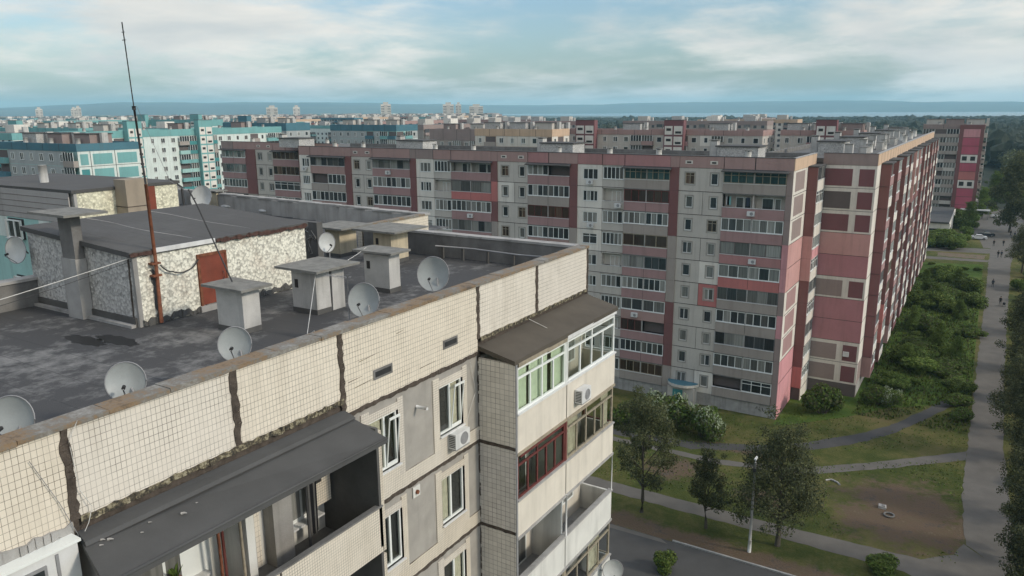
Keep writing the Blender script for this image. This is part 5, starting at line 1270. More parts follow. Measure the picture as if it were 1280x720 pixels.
def wobble(pts, amp=.15, seg=.9):
    out = []
    for i in range(len(pts)):
        a, b = Vector((*pts[i], 0)), Vector((*pts[(i+1) % len(pts)], 0)); n = max(1, int((b-a).length/seg))
        for j in range(n): p = a.lerp(b, j/n); out.append((p.x+rr.uniform(-amp, amp), p.y+rr.uniform(-amp, amp)))
    return out
sheet('pavement', wobble([(-60, 62.9), (-30, 62.95), (-11, 63.0), (-2, 62.9), (.6, 61.6), (1.2, 57.8), (7.5, 57.8), (6.2, 66), (2.0, 70), (1.4, 67.8), (-.9, 65.6), (-12, 65.1), (-30, 64.9), (-60, 64.9)], .1), .012, 'pavement')
sheet('footpath', wobble([(2.2, 70), (6.0, 66), (5.2, 94), (5.4, 112), (6.3, 155), (7.8, 214), (9.5, 240), (3.8, 240), (3.3, 217), (2.9, 174), (2.3, 128), (1.9, 100), (1.7, 80)], .12), .016, 'pavement')
sheet('path', wobble([(-34, 75.0), (-20.6, 75.3), (-12.5, 78), (-6, 83.6), (1.8, 90.9), (1.8, 88.6), (-5.8, 81.6), (-12, 76.5), (-20.6, 74.2), (-34, 74)], .1), .012, 'pavement')
sheet('path', wobble([(-34, 77), (-24, 78.3), (-16, 82.2), (-9.9, 88.8), (-6.3, 94.1), (-3.4, 100.9), (-1.1, 106.9), (.6, 109), (1.9, 107.5), (-.2, 104.7), (-2.9, 98.1), (-5.8, 91.6), (-9.3, 86.3), (-14.6, 81.2), (-24, 76.4), (-34, 75.6)], .15), .014, 'asphalt')
sheet('path', wobble([(-11, 212), (3.2, 214), (3.4, 217), (-11, 216)], .3), .014, 'pavement'); sheet('path', wobble([(-11, 224), (6, 228), (6.5, 236), (-11, 231)], .3), .014, 'pavement')
sheet('earth_patch', wobble([(-8, 217.5), (2.5, 218), (2.6, 224), (-8, 223)], .4), .009, 'dirt')
sheet('plaza', [(2, 236), (26, 236), (40, 330), (-3, 330), (-5, 286), (-4, 262), (1, 250)], .014, 'pavement')
sheet('courtyard', [(-130, 58), (-45, 58), (-45, 88), (-130, 88)], .010, 'asphalt')
# polar sheets: river, hills
def polar(u, D): 
    a = math.atan2(u-640, 927)-radians(31.68); return D*sin(a), D*cos(a)
sheet('river', [polar(u, D) for u, D in ((560, 8200), (640, 6200), (800, 4300), (1000, 3500), (1160, 3100), (1290, 2900), (1800, 2500), (1800, 13500), (1160, 13500), (800, 13500), (560, 13500))], .5, 'water')
m = MB(); nu, nr = 90, 9; rr = random.Random(8)
ph = [rr.uniform(0, 6) for _ in range(8)]
def ridge(u): 
    ks = [(-400, 3), (0, 4.5), (60, 6.5), (150, 10.5), (320, 11), (480, 9.6), (640, 6), (760, 7.2), (900, 8.6), (1060, 8.2), (1160, 6), (1280, 4.5), (1700, 3)]
    for i in range(len(ks)-1):
        if ks[i][0] <= u <= ks[i+1][0]: f = (u-ks[i][0])/(ks[i+1][0]-ks[i][0]); return ks[i][1]*(1-f)+ks[i+1][1]*f
    return 3
grid = []
for i in range(nu+1):
    u = -400+2100*i/nu; row = []
    D0 = 6500 if u < 500 else 6500+(u-500)/140*2700 if u < 640 else 9200-(u-640)*.0035*640 if u < 1280 else 7400
    t = ridge(u)+.35*sin(u*.031+ph[0])+.25*sin(u*.083+ph[1])
    for j in range(nr+1):
        f = j/nr; D = D0+(11500-D0)*min(1, f*1.25) if f < .8 else 11500+(f-.8)*12000
        hh = (36+t*11500/951)*(1-(1-min(1, f/.8))**2.2) if f < .8 else (36+t*11500/951)*(1-(f-.8)*3)
        x, y = polar(u, D); row.append((x, y, max(.2, hh+6*sin(u*.05+j*1.7+ph[2]))*(f > 0)))
    grid.append(row)
b0 = 0; m.v = [p for row in grid for p in row]; mi = m.mi('hill')
for i in range(nu):
    for j in range(nr):
        a = i*(nr+1)+j; m.f.append((a, a+nr+1, a+nr+2, a+1)); m.m.append(mi); m.smooth.append(True)
o = m.build('hills'); o['kind'] = 'structure'

# ================================================================== VEGETATION
def leaf_cloud(m, centers, n, size, mats, rr, flat=.0):
    """n leaf clumps spread around the given (centre, radius) list"""
    tot = sum(c[3]**2.2 for c in centers)
    for (cx, cy, cz, r_) in centers:
        k = int(n*r_**2.2/tot)
        for i in range(k):
            d = Vector((rr.gauss(0, 1), rr.gauss(0, 1), rr.gauss(0, 1))).normalized()*r_*(rr.random()**.42)
            p = Vector((cx, cy, cz))+Vector((d.x, d.y, d.z*.85)); s_ = size*rr.uniform(.6, 1.4)
            nrm = (d.normalized()+Vector((rr.uniform(-1, 1), rr.uniform(-1, 1), rr.uniform(-.6, 1.0)))).normalized()
            u = nrm.orthogonal().normalized(); v = nrm.cross(u); a = rr.uniform(0, 6.28); u, v = u*cos(a)+v*sin(a), v*cos(a)-u*sin(a)
            m.poly([p-u*s_*.5, p+v*s_*.33, p+u*s_*.55, p-v*s_*.30], mats[rr.randrange(len(mats))])
def tree_parts(seed, h, w, mats, n=7000, leaf=.26, trunk=.24, crown0=.28, lobes=16, white=False):
    rr = random.Random(seed); t = MB(); c = MB(); cen = []
    top = Vector((rr.uniform(-.3, .3), rr.uniform(-.3, .3), h*.8)); fork = Vector((rr.uniform(-.15, .15), rr.uniform(-.15, .15), h*crown0*.8))
    t.tube([(0, 0, -.1), fork*.5+Vector((.05, 0, 0)), fork, top], trunk, 'bark', 8, taper=.22)
    if white: t.tube([(0, 0, 0), fork*.3], trunk*1.06, 'whitewash', 8)
    for i in range(lobes):
        a = i*2.4+rr.uniform(-.4, .4); f = (i+.5)/lobes; z = h*(crown0+(1-crown0)*f*.93)
        prof = (sin(pi*min(1, max(0.05, f*.92+.10)))**.6)*(1-.35*f); r_ = w/2*prof*rr.uniform(.3, 1.0)
        c_ = Vector((cos(a)*r_, sin(a)*r_, z)); lr = w*.17*rr.uniform(.6, 1.35)
        cen.append((c_.x, c_.y, c_.z, lr)); s0 = fork.lerp(top, max(0, f-.22)); mid = s0.lerp(c_, .55)+Vector((0, 0, -.15*rr.random()))
        t.tube([s0, mid, c_], trunk*.34*(1-.4*f), 'bark', 5, taper=.3)
        for q in range(3):
            e = c_+Vector((rr.uniform(-1, 1), rr.uniform(-1, 1), rr.uniform(-.6, 1)))*lr*1.1; t.tube([mid.lerp(c_, .5), e], trunk*.1, 'bark', 4, taper=.3); cen.append((e.x, e.y, e.z, lr*.45))
    leaf_cloud(c, cen, n, leaf, mats, rr); return t.mesh('trunk'), c.mesh('crown')
TM = {}
def tree(kind, x, y, lab, s=1.0, rz=0, group=None, cat='tree', name='tree'):
    o = empty(name, lab, cat, group, loc=(x, y, 0)); o.rotation_euler = (0, 0, rz); o.scale = (s, s, s) if not isinstance(s, tuple) else s
    t, c = TM[kind]; link('trunk', t, o); link('crown', c, o); return o
TM['a'] = tree_parts(1, 11.4, 6.4, ['leaf', 'leaf_dark', 'leaf'], 15000, .17)
TM['b'] = tree_parts(2, 7.8, 4.2, ['leaf', 'leaf_dark', 'leaf'], 7500, .15, trunk=.16)
TM['c'] = tree_parts(3, 10.6, 8.6, ['leaf', 'leaf_dark'], 20000, .18, trunk=.26, lobes=26)
TM['d'] = tree_parts(4, 13.0, 9.0, ['leaf_dark', 'leaf_dark', 'leaf'], 20000, .24, lobes=24, crown0=.2)
TM['e'] = tree_parts(5, 20.0, 12.0, ['leaf_dark', 'leaf'], 20000, .42, lobes=24, crown0=.15, trunk=.4)
tree('a', -23.6, 60.9, 'olive green tree on the verge right against the balcony stack')
tree('b', -17.6, 61.2, 'smallest of the three verge trees, slim crown, in the middle')
tree('c', -11.5, 61.6, 'broad dark tree on the verge just behind the street lamp')
rt = random.Random(6)
spots = [(6.3, 63.5, 'd', (.66, .66, .74), 'dark leafy tree over the footpath in the bottom right corner'), (6.5, 69.5, 'd', (.6, .6, .7), 'second dark tree up the right side of the footpath'), (6.7, 77, 'c', (.7, .7, .85), 'third dark tree up the right side of the footpath'),
         (6.9, 91, 'd', (.72, .72, .8), 'fourth dark tree up the right side of the footpath'), (7.2, 100, 'c', (.8, .8, .95), 'fifth dark tree up the right side of the footpath, above the small gap'), (7.7, 111, 'd', (.78, .78, .8), 'sixth dark tree up the right side of the footpath'), (8.2, 125, 'd', (.8, .8, .8), 'seventh tree up the right side of the footpath'),
         (9.8, 146, 'c', (.9, .9, .9), 'eighth tree up the right side of the footpath, partly out of frame'), (9.7, 203, 'c', 1.0, 'round dark tree at the right edge beside the walking pair'), (12.5, 186, 'd', .8, 'tree at the right edge below the round dark one'),
         (8.4, 270, 'e', 1.12, 'tallest dark tree at the right edge beside the plaza'), (17, 262, 'e', .95, 'dark tree cut by the right edge beyond the plaza'), (1.0, 300, 'e', .55, 'bright green tree left of the tallest dark one'), (-2.5, 276, 'e', .42, 'low bright green tree beside the shop'),
         (12, 340, 'e', .8, 'green tree at the forest edge right of the crimson panelled block'), (4.5, 335, 'e', .7, 'light green tree at the foot of the crimson panelled block')]
TM['g'] = tree_parts(6, 20.0, 13.0, ['leaf_bush', 'leaf_light', 'leaf_bush'], 15000, .42, lobes=24, crown0=.12, trunk=.4)
for i, (x, y, k, s, lab) in enumerate(spots): tree('g' if 'green' in lab else k, x, y, lab, s, rt.uniform(0, 6))
for i, (x, y) in enumerate(((-6.5, 118), (-3.0, 131), (-7.2, 139), (-1.0, 150), (-5.0, 160), (-7.5, 172), (-2.0, 181), (-.5, 124))):
    tree('g', x, y, 'young light green tree in the strip beside the footpath, %s from us' % ['nearest but one', 'third', 'fourth', 'fifth', 'sixth', 'seventh', 'last', 'nearest'][i], (.2, .2, .2+.02*(i % 3)), i)
# shrubs
def bush_mesh(seed, mats, n=3800, leaf=.13, blossom=False):
    rr = random.Random(seed); m = MB(); cen = [(rr.uniform(-.55, .55), rr.uniform(-.55, .55), rr.uniform(.3, .85), rr.uniform(.3, .55)) for i in range(8)]
    leaf_cloud(m, cen, n, leaf, mats, rr)
    if blossom:
        leaf_cloud(m, [(c[0], c[1], c[2]+.12, c[3]*1.02) for c in cen[:5]], n//3, leaf*.8, ['blossom'], rr)
    t = MB()
    for c in cen[:6]: t.tube([(c[0]*.2, c[1]*.2, -.02), (c[0]*.6, c[1]*.6, c[2]*.5), c[:3]], .03, 'bark', 4, taper=.4)
    return t.mesh('stems'), m.mesh('foliage')
BM = {'g': bush_mesh(1, ['leaf_bush', 'leaf_bush', 'leaf_light']), 'd': bush_mesh(2, ['leaf_bush', 'leaf', 'leaf_bush']), 'y': bush_mesh(3, ['leaf_light', 'leaf_bush', 'leaf_yellow']), 'f': bush_mesh(4, ['leaf_bush', 'leaf_bush', 'leaf'], 3600, .12, True)}
def bush(kind, x, y, s, lab, group=None, rz=0):
    o = empty('shrub', lab, 'shrub', group, loc=(x, y, 0)); o.scale = s if isinstance(s, tuple) else (s, s, s); o.rotation_euler = (0, 0, rz)
    t, f = BM[kind]; link('stems', t, o); link('foliage', f, o)
bush('f', -28.4, 80.6, (3.4, 2.9, 3.6), 'left white flowering bush near the curved entrance canopy', None, .4)
bush('f', -24.2, 80.2, (2.9, 2.6, 3.2), 'right white flowering bush below the curved entrance canopy', None, 2)
bush('d', -32.5, 79, (2.6, 2.4, 2.6), 'dark bush left of the white flowering ones beside the balcony stack')
bush('d', -13.6, 94.4, (2.7, 2.5, 3.4), 'big rounded dark bush at the foot of the pink corner')
bush('d', -8.3, 100.9, (2.3, 1.6, 2.3), 'dark bush at the corner of the receding wing, with pale flowers'); bush('f', -6.6, 101.2, (1.5, 1.4, 2.0), 'small flowering bush right of the receding wing corner')
bush('d', .5, 105.4, (2.0, 1.6, 1.5), 'upper of the two dark clipped bushes beside the footpath'); bush('d', 1.0, 100.2, (1.5, 1.5, 1.6), 'lower of the two dark clipped bushes beside the footpath')
bush('y', -3.5, 62.0, (1.7, 1.2, 1.3), 'bright green shrub on the verge right of the broad tree'); bush('y', -18.5, 53.2, (1.2, 1.0, 1.5), 'yellow green shrub top at the bottom edge below the road')
ns = ['green', 'dark green', 'light green']; cnt = 0
for i in range(74):
    x = rt.uniform(-8.6, 1.4); y = 107.5+97*(rt.random()**1.1); k = rt.choice('ggddgy' if x < -2 else 'gddy')
    if rt.random() < .30 and y < 125 and x > -6: continue
    s = rt.choice([.8, 1.1, 1.5, 2.0, 2.7])*rt.uniform(.85, 1.15); nm = {'g': 'green', 'd': 'dark green', 'y': 'light green'}[k]
    zone = 'nearest us' if y < 130 else 'half way along' if y < 165 else 'far along'
    bush(k, x, y, (s*1.1, s*1.1, s*rt.uniform(.5, 1.1)), '%s shrub in the tangled strip beside the footpath, %s' % (nm, zone), '%s shrubs in the strip, %s' % (nm, zone), rt.uniform(0, 6)); cnt += 1
for i in range(70):
    x = rt.uniform(6.6, 20); y = 62+150*rt.random(); k = rt.choice('gddy'); s = rt.uniform(1.2, 2.6)
    if x < 7.6+(y-60)*.02: x += 1.5
    nm = {'g': 'green', 'd': 'dark green', 'y': 'light green'}[k]; zone = 'low in the frame' if y < 110 else 'higher up'
    bush(k, x, y, (s, s, s*rt.uniform(.6, 1.1)), '%s undergrowth shrub right of the footpath, %s' % (nm, zone), '%s undergrowth right of the footpath, %s' % (nm, zone), rt.uniform(0, 6))
for i in range(26):
    x = rt.uniform(-12, -1); y = rt.uniform(228, 300); k = rt.choice('ggy'); s = rt.uniform(2, 4)
    if -17 < x < -5.8 and 244 < y < 286: y = rt.uniform(231, 242)
    bush(k, x, y, (s, s, s*.9), '%s shrub between the far paths and the shop' % {'g': 'green', 'y': 'light green'}[k], '%s shrubs by the shop' % {'g': 'green', 'y': 'light green'}[k], rt.uniform(0, 6))
# grass tufts over the near lawns
m = MB(); rr = random.Random(12)
for i in range(26000):
    if rr.random() < .55: x = rr.uniform(-34, 1.8); y = rr.uniform(66, 95)
    else: x = rr.uniform(-10.5, 1.8); y = rr.uniform(96, 190)
    if x < -17.5 and y > 88: continue
    if 74 < y < 91 and abs(y-(75+max(0, (x+20))*.72)) < 1.9: continue
    if abs((x+12)-(y-83.5)*.55) < 1.2 and y < 108 and x > -16: continue
    if ((x+3.4)/5.8)**2+((y-73.5)/8)**2 < 1: continue
    if y < 96 and rr.random() < .5: continue
    h = rr.uniform(.05, .14)*(1 if y < 96 else 2.6); a = rr.uniform(0, 3.14); w = rr.uniform(.04, .10)*(1 if y < 96 else 1.8)
    dx, dy = cos(a)*w, sin(a)*w; lx, ly = rr.uniform(-.1, .1), rr.uniform(-.1, .1)
    m.poly([(x-dx, y-dy, 0), (x+dx, y+dy, 0), (x+lx+dx*.4, y+ly+dy*.4, h), (x+lx-dx*.4, y+ly-dy*.4, h)], rr.choice(['leaf_bush', 'leaf', 'leaf_yellow', 'leaf_light'] if y > 96 else ['leaf_light', 'leaf_bush', 'leaf_yellow']))
o = m.build('grass_tufts'); o['label'] = 'short rough grass growing over the lawns'; o['category'] = 'grass'; o['kind'] = 'stuff'

# forest : uneven crowns merged into one mass
ICO = []
g = (1+5**.5)/2
_iv = [(-1, g, 0), (1, g, 0), (-1, -g, 0), (1, -g, 0), (0, -1, g), (0, 1, g), (0, -1, -g), (0, 1, -g), (g, 0, -1), (g, 0, 1), (-g, 0, -1), (-g, 0, 1)]
_if = [(0, 11, 5), (0, 5, 1), (0, 1, 7), (0, 7, 10), (0, 10, 11), (1, 5, 9), (5, 11, 4), (11, 10, 2), (10, 7, 6), (7, 1, 8), (3, 9, 4), (3, 4, 2), (3, 2, 6), (3, 6, 8), (3, 8, 9), (4, 9, 5), (2, 4, 11), (6, 2, 10), (8, 6, 7), (9, 8, 1)]
def subdiv(v, f):
    v = [Vector(p).normalized() for p in v]; c = {}; out = []
    def mid(a, b):
        k = (min(a, b), max(a, b))
        if k not in c: c[k] = len(v); v.append(((v[a]+v[b])/2).normalized())
        return c[k]
    for a, b, d in f:
        x, y, z = mid(a, b), mid(b, d), mid(d, a); out += [(a, x, z), (b, y, x), (d, z, y), (x, y, z)]
    return v, out
V1, F1_ = subdiv(_iv, _if); V0 = [Vector(p).normalized() for p in _iv]
def crown_blob(m, x, y, z, r_, h, mat, rr, lo=False):
    b = len(m.v); mi = m.mi(mat)
    for p in (V0 if lo else V1):
        k = rr.uniform(.68, 1.22); m.v.append((x+p.x*r_*k, y+p.y*r_*k, z+p.z*h*k))
    for f in (_if if lo else F1_): m.f.append(tuple(b+i for i in f)); m.m.append(mi); m.smooth.append(False)
m = MB(); rr = random.Random(31)
for i in range(9500):
    u = rr.uniform(1222, 1330) if i < 2500 else rr.uniform(600, 1330); D = 520*(4.4**(rr.random()**.75)) if i < 2500 else 560*(4.1**(rr.random()**.7))
    x, y = polar(u, D)
    if x < 6 and D < 540: continue
    if any(x > c[0]-5 and x < c[1]+5 and y > c[2]-5 and y < c[3]+5 for c in occ): continue
    s = rr.uniform(3.2, 5.5)*(1+D/1300); hh = rr.uniform(11, 17)+(rr.random() < .03)*4
    crown_blob(m, x, y, hh*.6, s, hh*.5, 'bulk_leaf', rr, D > 1100)
for i in range(900):       # leafier crowns along the nearest part
    u = rr.uniform(1225, 1330); D = 350*(2.1**rr.random()); x, y = polar(u, D)
    if x < 9: continue
    hh = rr.uniform(12, 18); leaf_cloud(m, [(x, y, hh*.62, rr.uniform(3, 4.6))], 70, 1.5, ['leaf_dark', 'leaf', 'leaf_dark'], rr)
o = m.build('forest'); o['label'] = 'dark forest beyond the last blocks, reaching towards the river'; o['category'] = 'forest'; o['kind'] = 'stuff'
m = MB(); rr = random.Random(32)
for i in range(2600):       # trees between the distant blocks
    u = rr.uniform(-60, 1200); D = 300*(9**rr.random()); x, y = polar(u, D)
    if any(x > c[0]-3 and x < c[1]+3 and y > c[2]-3 and y < c[3]+3 for c in occ): continue
    s = rr.uniform(2.5, 5)*(1+D/1800); hh = rr.uniform(7, 15); crown_blob(m, x, y, hh*.6, s, hh*.45, 'bulk_leaf', rr)
o = m.build('town_trees'); o['label'] = 'treetops showing between the distant blocks'; o['category'] = 'trees'; o['kind'] = 'stuff'

# ================================================================== STREET THINGS
L = empty('street_lamp', 'concrete street lamp with white painted foot on the verge beside the road', 'street lamp', loc=(-13.3, 59.4, 0))
m = MB(); m.tube([(0, 0, 0), (0, 0, 8.2)], .13, 'concrete', 10, taper=.6); m.build('pole', L); m = MB(); m.tube([(0, 0, 0), (0, 0, 1.1)], .15, 'whitewash', 10, taper=.95); m.build('painted_foot', L)
m = MB(); m.tube([(0, 0, 8.0), (0, 0, 8.6), (.1, -.15, 8.85), (.2, -.6, 8.95)], .035, 'grey_metal', 6); m.build('arm', L)
m = MB(); m.hexa([(.1, -1.1, 8.9), (.3, -1.1, 8.9), (.28, -.55, 8.92), (.12, -.55, 8.92), (.12, -1.08, 9.0), (.28, -1.08, 9.0), (.26, -.55, 9.02), (.14, -.55, 9.02)], 'whitewash'); m.build('lamp_head', L)
m = MB(); m.box(-.12, .12, -.2, -.1, 7.4, 7.7, 'black_metal_and_void'); m.build('junction_box', L)
def car(x, y, rz, paint, lab):
    c = empty('parked_car', lab, 'car', 'cars by the plaza', loc=(x, y, .014)); c.rotation_euler = (0, 0, rz)
    m = MB(); prof = [(-2.1, .35), (-2.15, .7), (-1.95, .88), (-1.2, .95), (-.55, 1.42), (.75, 1.45), (1.45, 1.0), (2.05, .9), (2.15, .6), (2.1, .3)]
    for s_ in (-1, 1):
        pts = [(px, s_*(.85 if pz < 1.1 else .68), pz) for px, pz in prof]; m.poly(pts if s_ > 0 else pts[::-1], paint)
    for i in range(len(prof)):
        (x0, z0), (x1, z1) = prof[i], prof[(i+1) % len(prof)]; w0 = .85 if z0 < 1.1 else .68; w1 = .85 if z1 < 1.1 else .68
        m.poly([(x0, -w0, z0), (x1, -w1, z1), (x1, w1, z1), (x0, w0, z0)], paint)
    m.build('body', c)
    m = MB()
    m.poly([(-1.12, -.72, 1.02), (-.6, -.62, 1.405), (-.6, .62, 1.405), (-1.12, .72, 1.02)], 'pane'); m.poly([(1.38, -.72, 1.06), (.82, -.62, 1.43), (.82, .62, 1.43), (1.38, .72, 1.06)], 'pane')
    for s_ in (-1, 1): m.poly([(-.95, s_*.83, 1.02), (1.2, s_*.83, 1.02), (.7, s_*.72, 1.36), (-.5, s_*.72, 1.36)], 'pane')
    m.v = [(a*1.002, b*1.01, z+.01) for a, b, z in m.v]; m.build('window', c)
    for wx in (-1.35, 1.3):
        for s_ in (-1, 1):
            m = MB(); m.tube([(wx, s_*.70, .32), (wx, s_*.88, .32)], .32, 'rubber', 14); m.tube([(wx, s_*.88, .32), (wx, s_*.89, .32)], .18, 'grey_metal', 10); m.build('wheel', c)
    for s_ in (-.62, .62): m = MB(); m.box(-2.17, -2.12, s_-.15, s_+.15, .62, .76, 'whitewash'); m.build('headlight', c)
    for s_ in (-.65, .65): m = MB(); m.box(2.11, 2.16, s_-.12, s_+.12, .68, .82, 'red_paint'); m.build('tail_light', c)
car(2.4, 258, .2, 'car_dark', 'dark car parked beside the plaza below the shop'); car(.6, 251, .1, 'car_white', 'white car at the end of the shrubs by the shop')
car(14.5, 300, 1.2, 'car_dark', 'dark car on the far side of the plaza at the right edge'); car(5.5, 305, .3, 'car_white', 'white car beside the white shelter')
# walking people : one skinned body, baked, three poses
def person_mesh(seed, stride, top_mat, leg_mat):
    rr = random.Random(seed); s = stride
    J = [(0, 0, .95), (0, 0, 1.15), (0, 0, 1.38), (0, 0, 1.52), (0, .02, 1.63), (0, .01, 1.76),
         (.19, 0, 1.42), (.25, -.12*s, 1.18), (.24, .10*s, .95), (.24, .14*s, .86), (-.19, 0, 1.42), (-.25, .12*s, 1.18), (-.24, .18*s, .96), (-.24, .22*s, .87),
         (.10, 0, .90), (.11, .22*s, .50), (.11, .20*s, .08), (.11, .34*s, .03), (-.10, 0, .90), (-.11, -.06*s, .50), (-.11, -.34*s, .12), (-.11, -.24*s, .04)]
    rad = [.15, .15, .17, .06, .10, .08, .075, .05, .038, .04, .075, .05, .038, .04, .10, .062, .042, .04, .10, .062, .042, .04]
    E_ = [(0, 1), (1, 2), (2, 3), (3, 4), (4, 5), (2, 6), (6, 7), (7, 8), (8, 9), (2, 10), (10, 11), (11, 12), (12, 13), (0, 14), (14, 15), (15, 16), (16, 17), (0, 18), (18, 19), (19, 20), (20, 21)]
    me = bpy.data.meshes.new('p'); me.from_pydata(J, E_, []); o = bpy.data.objects.new('p', me); COL.objects.link(o)
    md = o.modifiers.new('s', 'SKIN'); 
    for i, r_ in enumerate(rad): me.skin_vertices[0].data[i].radius = (r_, r_*.8)
    me.skin_vertices[0].data[0].use_root = True
    o.modifiers.new('u', 'SUBSURF').levels = 1
    dg = bpy.context.evaluated_depsgraph_get(); bm_ = bpy.data.meshes.new_from_object(o.evaluated_get(dg)); bpy.data.objects.remove(o)
    bm_.materials.clear()
    for q in (leg_mat, top_mat, 'skin'): bm_.materials.append(MATS[q])
    for p in bm_.polygons:
        z = p.center.z; p.use_smooth = True
        p.material_index = 2 if (z > 1.55 or (abs(p.center.x) > .18 and z < .93 and z > .8)) else 1 if z > .93 else 0
    bm_.name = 'person'; return bm_
try:
    PM = [person_mesh(1, 1, 'cloth_dark', 'cloth_blue'), person_mesh(2, -.8, 'cloth_blue', 'cloth_dark'), person_mesh(3, .6, 'cloth_dark', 'cloth_dark')]
except Exception as e:
    print('person', e); PM = None
if PM:
    hm = MB(); crown_blob(hm, 0, 0, 0, .11, .12, 'cloth_dark', random.Random(1)); HM = hm.mesh('hair')
    for i, (x, y, rz, lab) in enumerate(((5.2, 222.1, .1, 'left walker of the close pair in dark clothes on the footpath'), (5.9, 222.3, .0, 'right walker of the close pair in dark clothes on the footpath'),
                                         (4.3, 240.1, 3.0, 'walker in dark clothes behind the pair, on the left'), (6.5, 241.3, .2, 'walker in dark clothes behind the pair, on the right'),
                                         (4.1, 183.5, .1, 'lone walker in dark clothes in the middle of the footpath'), (5.3, 166.5, 2.9, 'walker in dark clothes with a pram, lowest on the footpath'), (8.5, 262, 1.0, 'person in dark clothes standing on the plaza'), (9.4, 259, 2.0, 'person in blue standing near the plaza edge'))):
        o = link('person', PM[i % 3], None, loc=(x, y, .02), rz=rz); o['label'] = lab; o['category'] = 'person'; o['group'] = 'people walking on the footpath'
        link('hair', HM, o, loc=(0, -.02, 1.74))
    pr = empty('pram', 'dark pram pushed along the footpath', 'pram', loc=(5.9, 166.2, .02)); m = MB()
    m.hexa([(-.2, -.35, .4), (.2, -.35, .4), (.2, .35, .4), (-.2, .35, .4), (-.25, -.42, .72), (.25, -.42, .72), (.25, .42, .72), (-.25, .42, .72)], 'cloth_dark'); m.build('carrycot', pr)
    m = MB(); m.tube([(-.22, -.4, .7), (-.22, -.65, 1.0), (.22, -.65, 1.0), (.22, -.4, .7)], .015, 'grey_metal'); m.tube([(0, -.3, .4), (0, .3, .15)], .02, 'grey_metal'); m.tube([(0, .3, .4), (0, -.3, .15)], .02, 'grey_metal'); m.build('handle', pr)
    for sx in (-.24, .24):
        for sy in (-.32, .32): m = MB(); m.tube([(sx-.02, sy, .13), (sx+.02, sy, .13)], .13, 'rubber', 12); m.build('wheel', pr)
m = MB(); k = 16; ring = [(-3.9+cos(2*pi*j/k)*.42, 71.9+sin(2*pi*j/k)*.42, .1) for j in range(k+1)]; m.tube(ring, .08, 'concrete_dark', 6); o = m.build('well_ring'); o['label'] = 'pale concrete ring lying in the bare earth patch'; o['category'] = 'concrete ring'
m = MB(); m.box(-4.9, -4.25, 72.9, 73.4, 0, .22, 'concrete', jit=.06); m.box(-4.7, -4.4, 73.0, 73.3, .22, .3, 'concrete_dark', jit=.03); o = m.build('concrete_block'); o['label'] = 'pale broken concrete block left of the ring in the earth patch'; o['category'] = 'concrete block'
m = MB(); m.tube([(-10.1, 76.2, .03), (-9.6, 76.5, .1), (-9.0, 76.2, .08), (-8.7, 75.8, .04)], .09, 'concrete', 6); o = m.build('pipe_piece'); o['label'] = 'curved pale pipe piece lying in the grass right of the broad tree'; o['category'] = 'pipe'
m = MB()
for i in range(7): a = R.uniform(0, 6); m.box(-4.5+R.uniform(-4, 4), -4.3+R.uniform(-4, 4), 73+R.uniform(-5, 5), 73.2+R.uniform(-5, 5), 0, .05, 'concrete') if 0 else None

# ================================================================== AIR, SKY, SUN, CAMERA
SUN_EL, SUN_AZ = radians(30), radians(8)      # sun comes from +x, a touch from beyond
sdir = Vector((cos(SUN_EL)*cos(SUN_AZ), cos(SUN_EL)*sin(SUN_AZ), sin(SUN_EL)))
sd = bpy.data.lights.new('sun', 'SUN'); sd.energy = 2.1; sd.angle = radians(6); sd.color = (1.0, .90, .76)
so = bpy.data.objects.new('sun', sd); COL.objects.link(so); so.rotation_euler = sdir.to_track_quat('Z', 'Y').to_euler()

HAZE = True
if HAZE:
    t = NT('haze_air'); t.nt.links.clear(); v = t.n('ShaderNodeVolumePrincipled'); v.inputs['Density'].default_value = 1.1e-4
    v.inputs['Color'].default_value = (.50, .86, 1.0, 1); v.inputs['Anisotropy'].default_value = .0
    t.l(v.outputs[0], t.out.inputs['Volume'])
    try: t.m.cycles.homogeneous_volume = True
    except Exception: pass
    m = MB(); m.box(-17000, 13000, -3500, 16000, -1.2, 260, 'haze_air'); o = m.build('haze'); o['kind'] = 'stuff'; o['label'] = 'thin blue air haze over the distant town and hills'; o['category'] = 'haze'

wd = bpy.data.worlds.new('World'); sc.world = wd; wd.use_nodes = True; nt = wd.node_tree; nt.nodes.clear()
def wn(t, **k):
    x = nt.nodes.new(t)
    for a, b in k.items(): setattr(x, a, b)
    return x
lk = nt.links.new
out = wn('ShaderNodeOutputWorld'); bg = wn('ShaderNodeBackground'); lk(bg.outputs[0], out.inputs[0])
sky = wn('ShaderNodeTexSky', sky_type='NISHITA', sun_disc=False); sky.sun_elevation = SUN_EL; sky.sun_rotation = pi/2-SUN_AZ; sky.air_density = 1.3; sky.dust_density = 1.5; sky.ozone_density = 1.5
tc = wn('ShaderNodeTexCoord'); sp = wn('ShaderNodeSeparateXYZ'); lk(tc.outputs['Generated'], sp.inputs[0])
def wm(op, a, b=0.0, clamp=False):
    x = wn('ShaderNodeMath', operation=op, use_clamp=clamp)
    for s, v in ((x.inputs[0], a), (x.inputs[1], b)):
        if isinstance(v, (int, float)): s.default_value = v
        else: lk(v, s)
    return x.outputs[0]
den = wm('ADD', wm('ABSOLUTE', sp.outputs[2]), .16)
cx = wm('DIVIDE', sp.outputs[0], den); cy = wm('DIVIDE', sp.outputs[1], den)
cv = wn('ShaderNodeCombineXYZ'); lk(cx, cv.inputs[0]); lk(cy, cv.inputs[1])
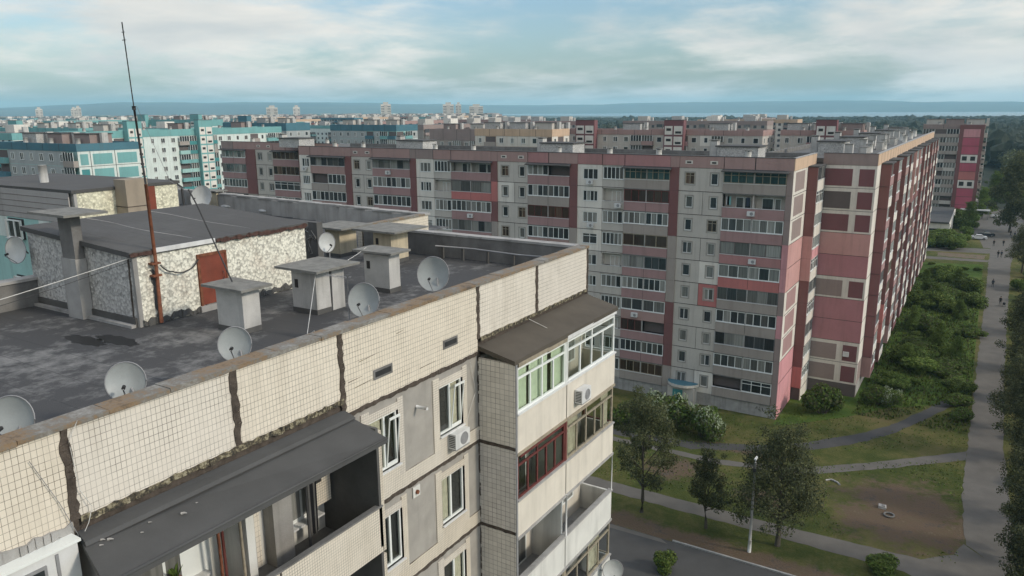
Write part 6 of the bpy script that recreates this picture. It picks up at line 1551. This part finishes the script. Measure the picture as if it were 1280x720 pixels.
def wnoise(scale, detail, rough, off=(0, 0, 0), dist=0):
    mp = wn('ShaderNodeMapping'); mp.inputs['Location'].default_value = off; lk(cv.outputs[0], mp.inputs[0])
    n = wn('ShaderNodeTexNoise'); n.inputs['Scale'].default_value = scale; n.inputs['Detail'].default_value = detail; n.inputs['Roughness'].default_value = rough; n.inputs['Distortion'].default_value = dist
    lk(mp.outputs[0], n.inputs['Vector']); return n.outputs['Fac']
n1 = wnoise(.42, 6, .5, (3.2, 1.1, 0), .3); n2 = wnoise(1.5, 8, .6, (7.7, 4.0, 0), .2)
cf = wm('ADD', wm('MULTIPLY', n1, .66), wm('MULTIPLY', n2, .34))
mask = wn('ShaderNodeMapRange', interpolation_type='SMOOTHSTEP'); lk(cf, mask.inputs[0]); mask.inputs[1].default_value = .43; mask.inputs[2].default_value = .57
def wmix(f, a, b, mode='MIX'):
    x = wn('ShaderNodeMix', data_type='RGBA', blend_type=mode)
    for s, v in ((x.inputs[0], f), (x.inputs[6], a), (x.inputs[7], b)):
        if isinstance(v, (int, float)): s.default_value = v
        elif isinstance(v, tuple): s.default_value = (*v, 1)
        else: lk(v, s)
    return x.outputs[2]
skyc = wmix(1.0, sky.outputs[0], (.94, 1.12, 1.38), 'MULTIPLY')
n3 = wnoise(.8, 6, .55, (1.3, 9.0, 0), .2)
cl = wn('ShaderNodeValToRGB'); lk(n3, cl.inputs[0]); e = cl.color_ramp.elements
e[0].position = .38; e[0].color = (6.1, 6.15, 6.0, 1); e[1].position = .66; e[1].color = (9.4, 8.7, 7.8, 1)
clb = cl.outputs[0]
allc = wmix(mask.outputs[0], skyc, clb)
# brighter towards the zenith, as under a real cloud deck
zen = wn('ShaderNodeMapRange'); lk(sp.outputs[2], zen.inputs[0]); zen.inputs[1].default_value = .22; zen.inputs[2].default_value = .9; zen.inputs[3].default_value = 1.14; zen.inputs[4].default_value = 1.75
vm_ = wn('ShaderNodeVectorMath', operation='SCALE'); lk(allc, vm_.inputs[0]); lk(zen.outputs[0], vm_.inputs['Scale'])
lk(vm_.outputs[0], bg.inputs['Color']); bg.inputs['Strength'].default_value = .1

cam = bpy.data.cameras.new('camera'); cam.sensor_width = 36; cam.lens = 951.644/1280*36; cam.clip_start = .1; cam.clip_end = 60000
co = bpy.data.objects.new('camera', cam); COL.objects.link(co)
yaw, pit, rol = radians(31.68019), radians(13.10182), radians(.383468)
f = Vector((-sin(yaw)*cos(pit), cos(yaw)*cos(pit), -sin(pit))); r_ = Vector((cos(yaw), sin(yaw), 0)); d = f.cross(r_)
rr_, dd_ = r_*cos(rol)+d*sin(rol), -r_*sin(rol)+d*cos(rol)
co.matrix_world = Matrix((( rr_.x, -dd_.x, -f.x, 0), (rr_.y, -dd_.y, -f.y, 0), (rr_.z, -dd_.z, -f.z, 36.41), (0, 0, 0, 1)))
sc.camera = co
sc.render.engine = 'CYCLES'; sc.cycles.use_denoising = True
try: sc.cycles.denoiser = 'OPENIMAGEDENOISE'
except Exception: pass
sc.cycles.max_bounces = 6; sc.cycles.diffuse_bounces = 2; sc.cycles.glossy_bounces = 2; sc.cycles.transmission_bounces = 4; sc.cycles.transparent_max_bounces = 10; sc.cycles.volume_bounces = 1
sc.cycles.use_fast_gi = False; sc.cycles.sample_clamp_indirect = 6
sc.view_settings.view_transform = 'Standard'; sc.view_settings.look = 'None'; sc.view_settings.exposure = 0; sc.view_settings.gamma = 1; sc.view_settings.use_curve_mapping = False
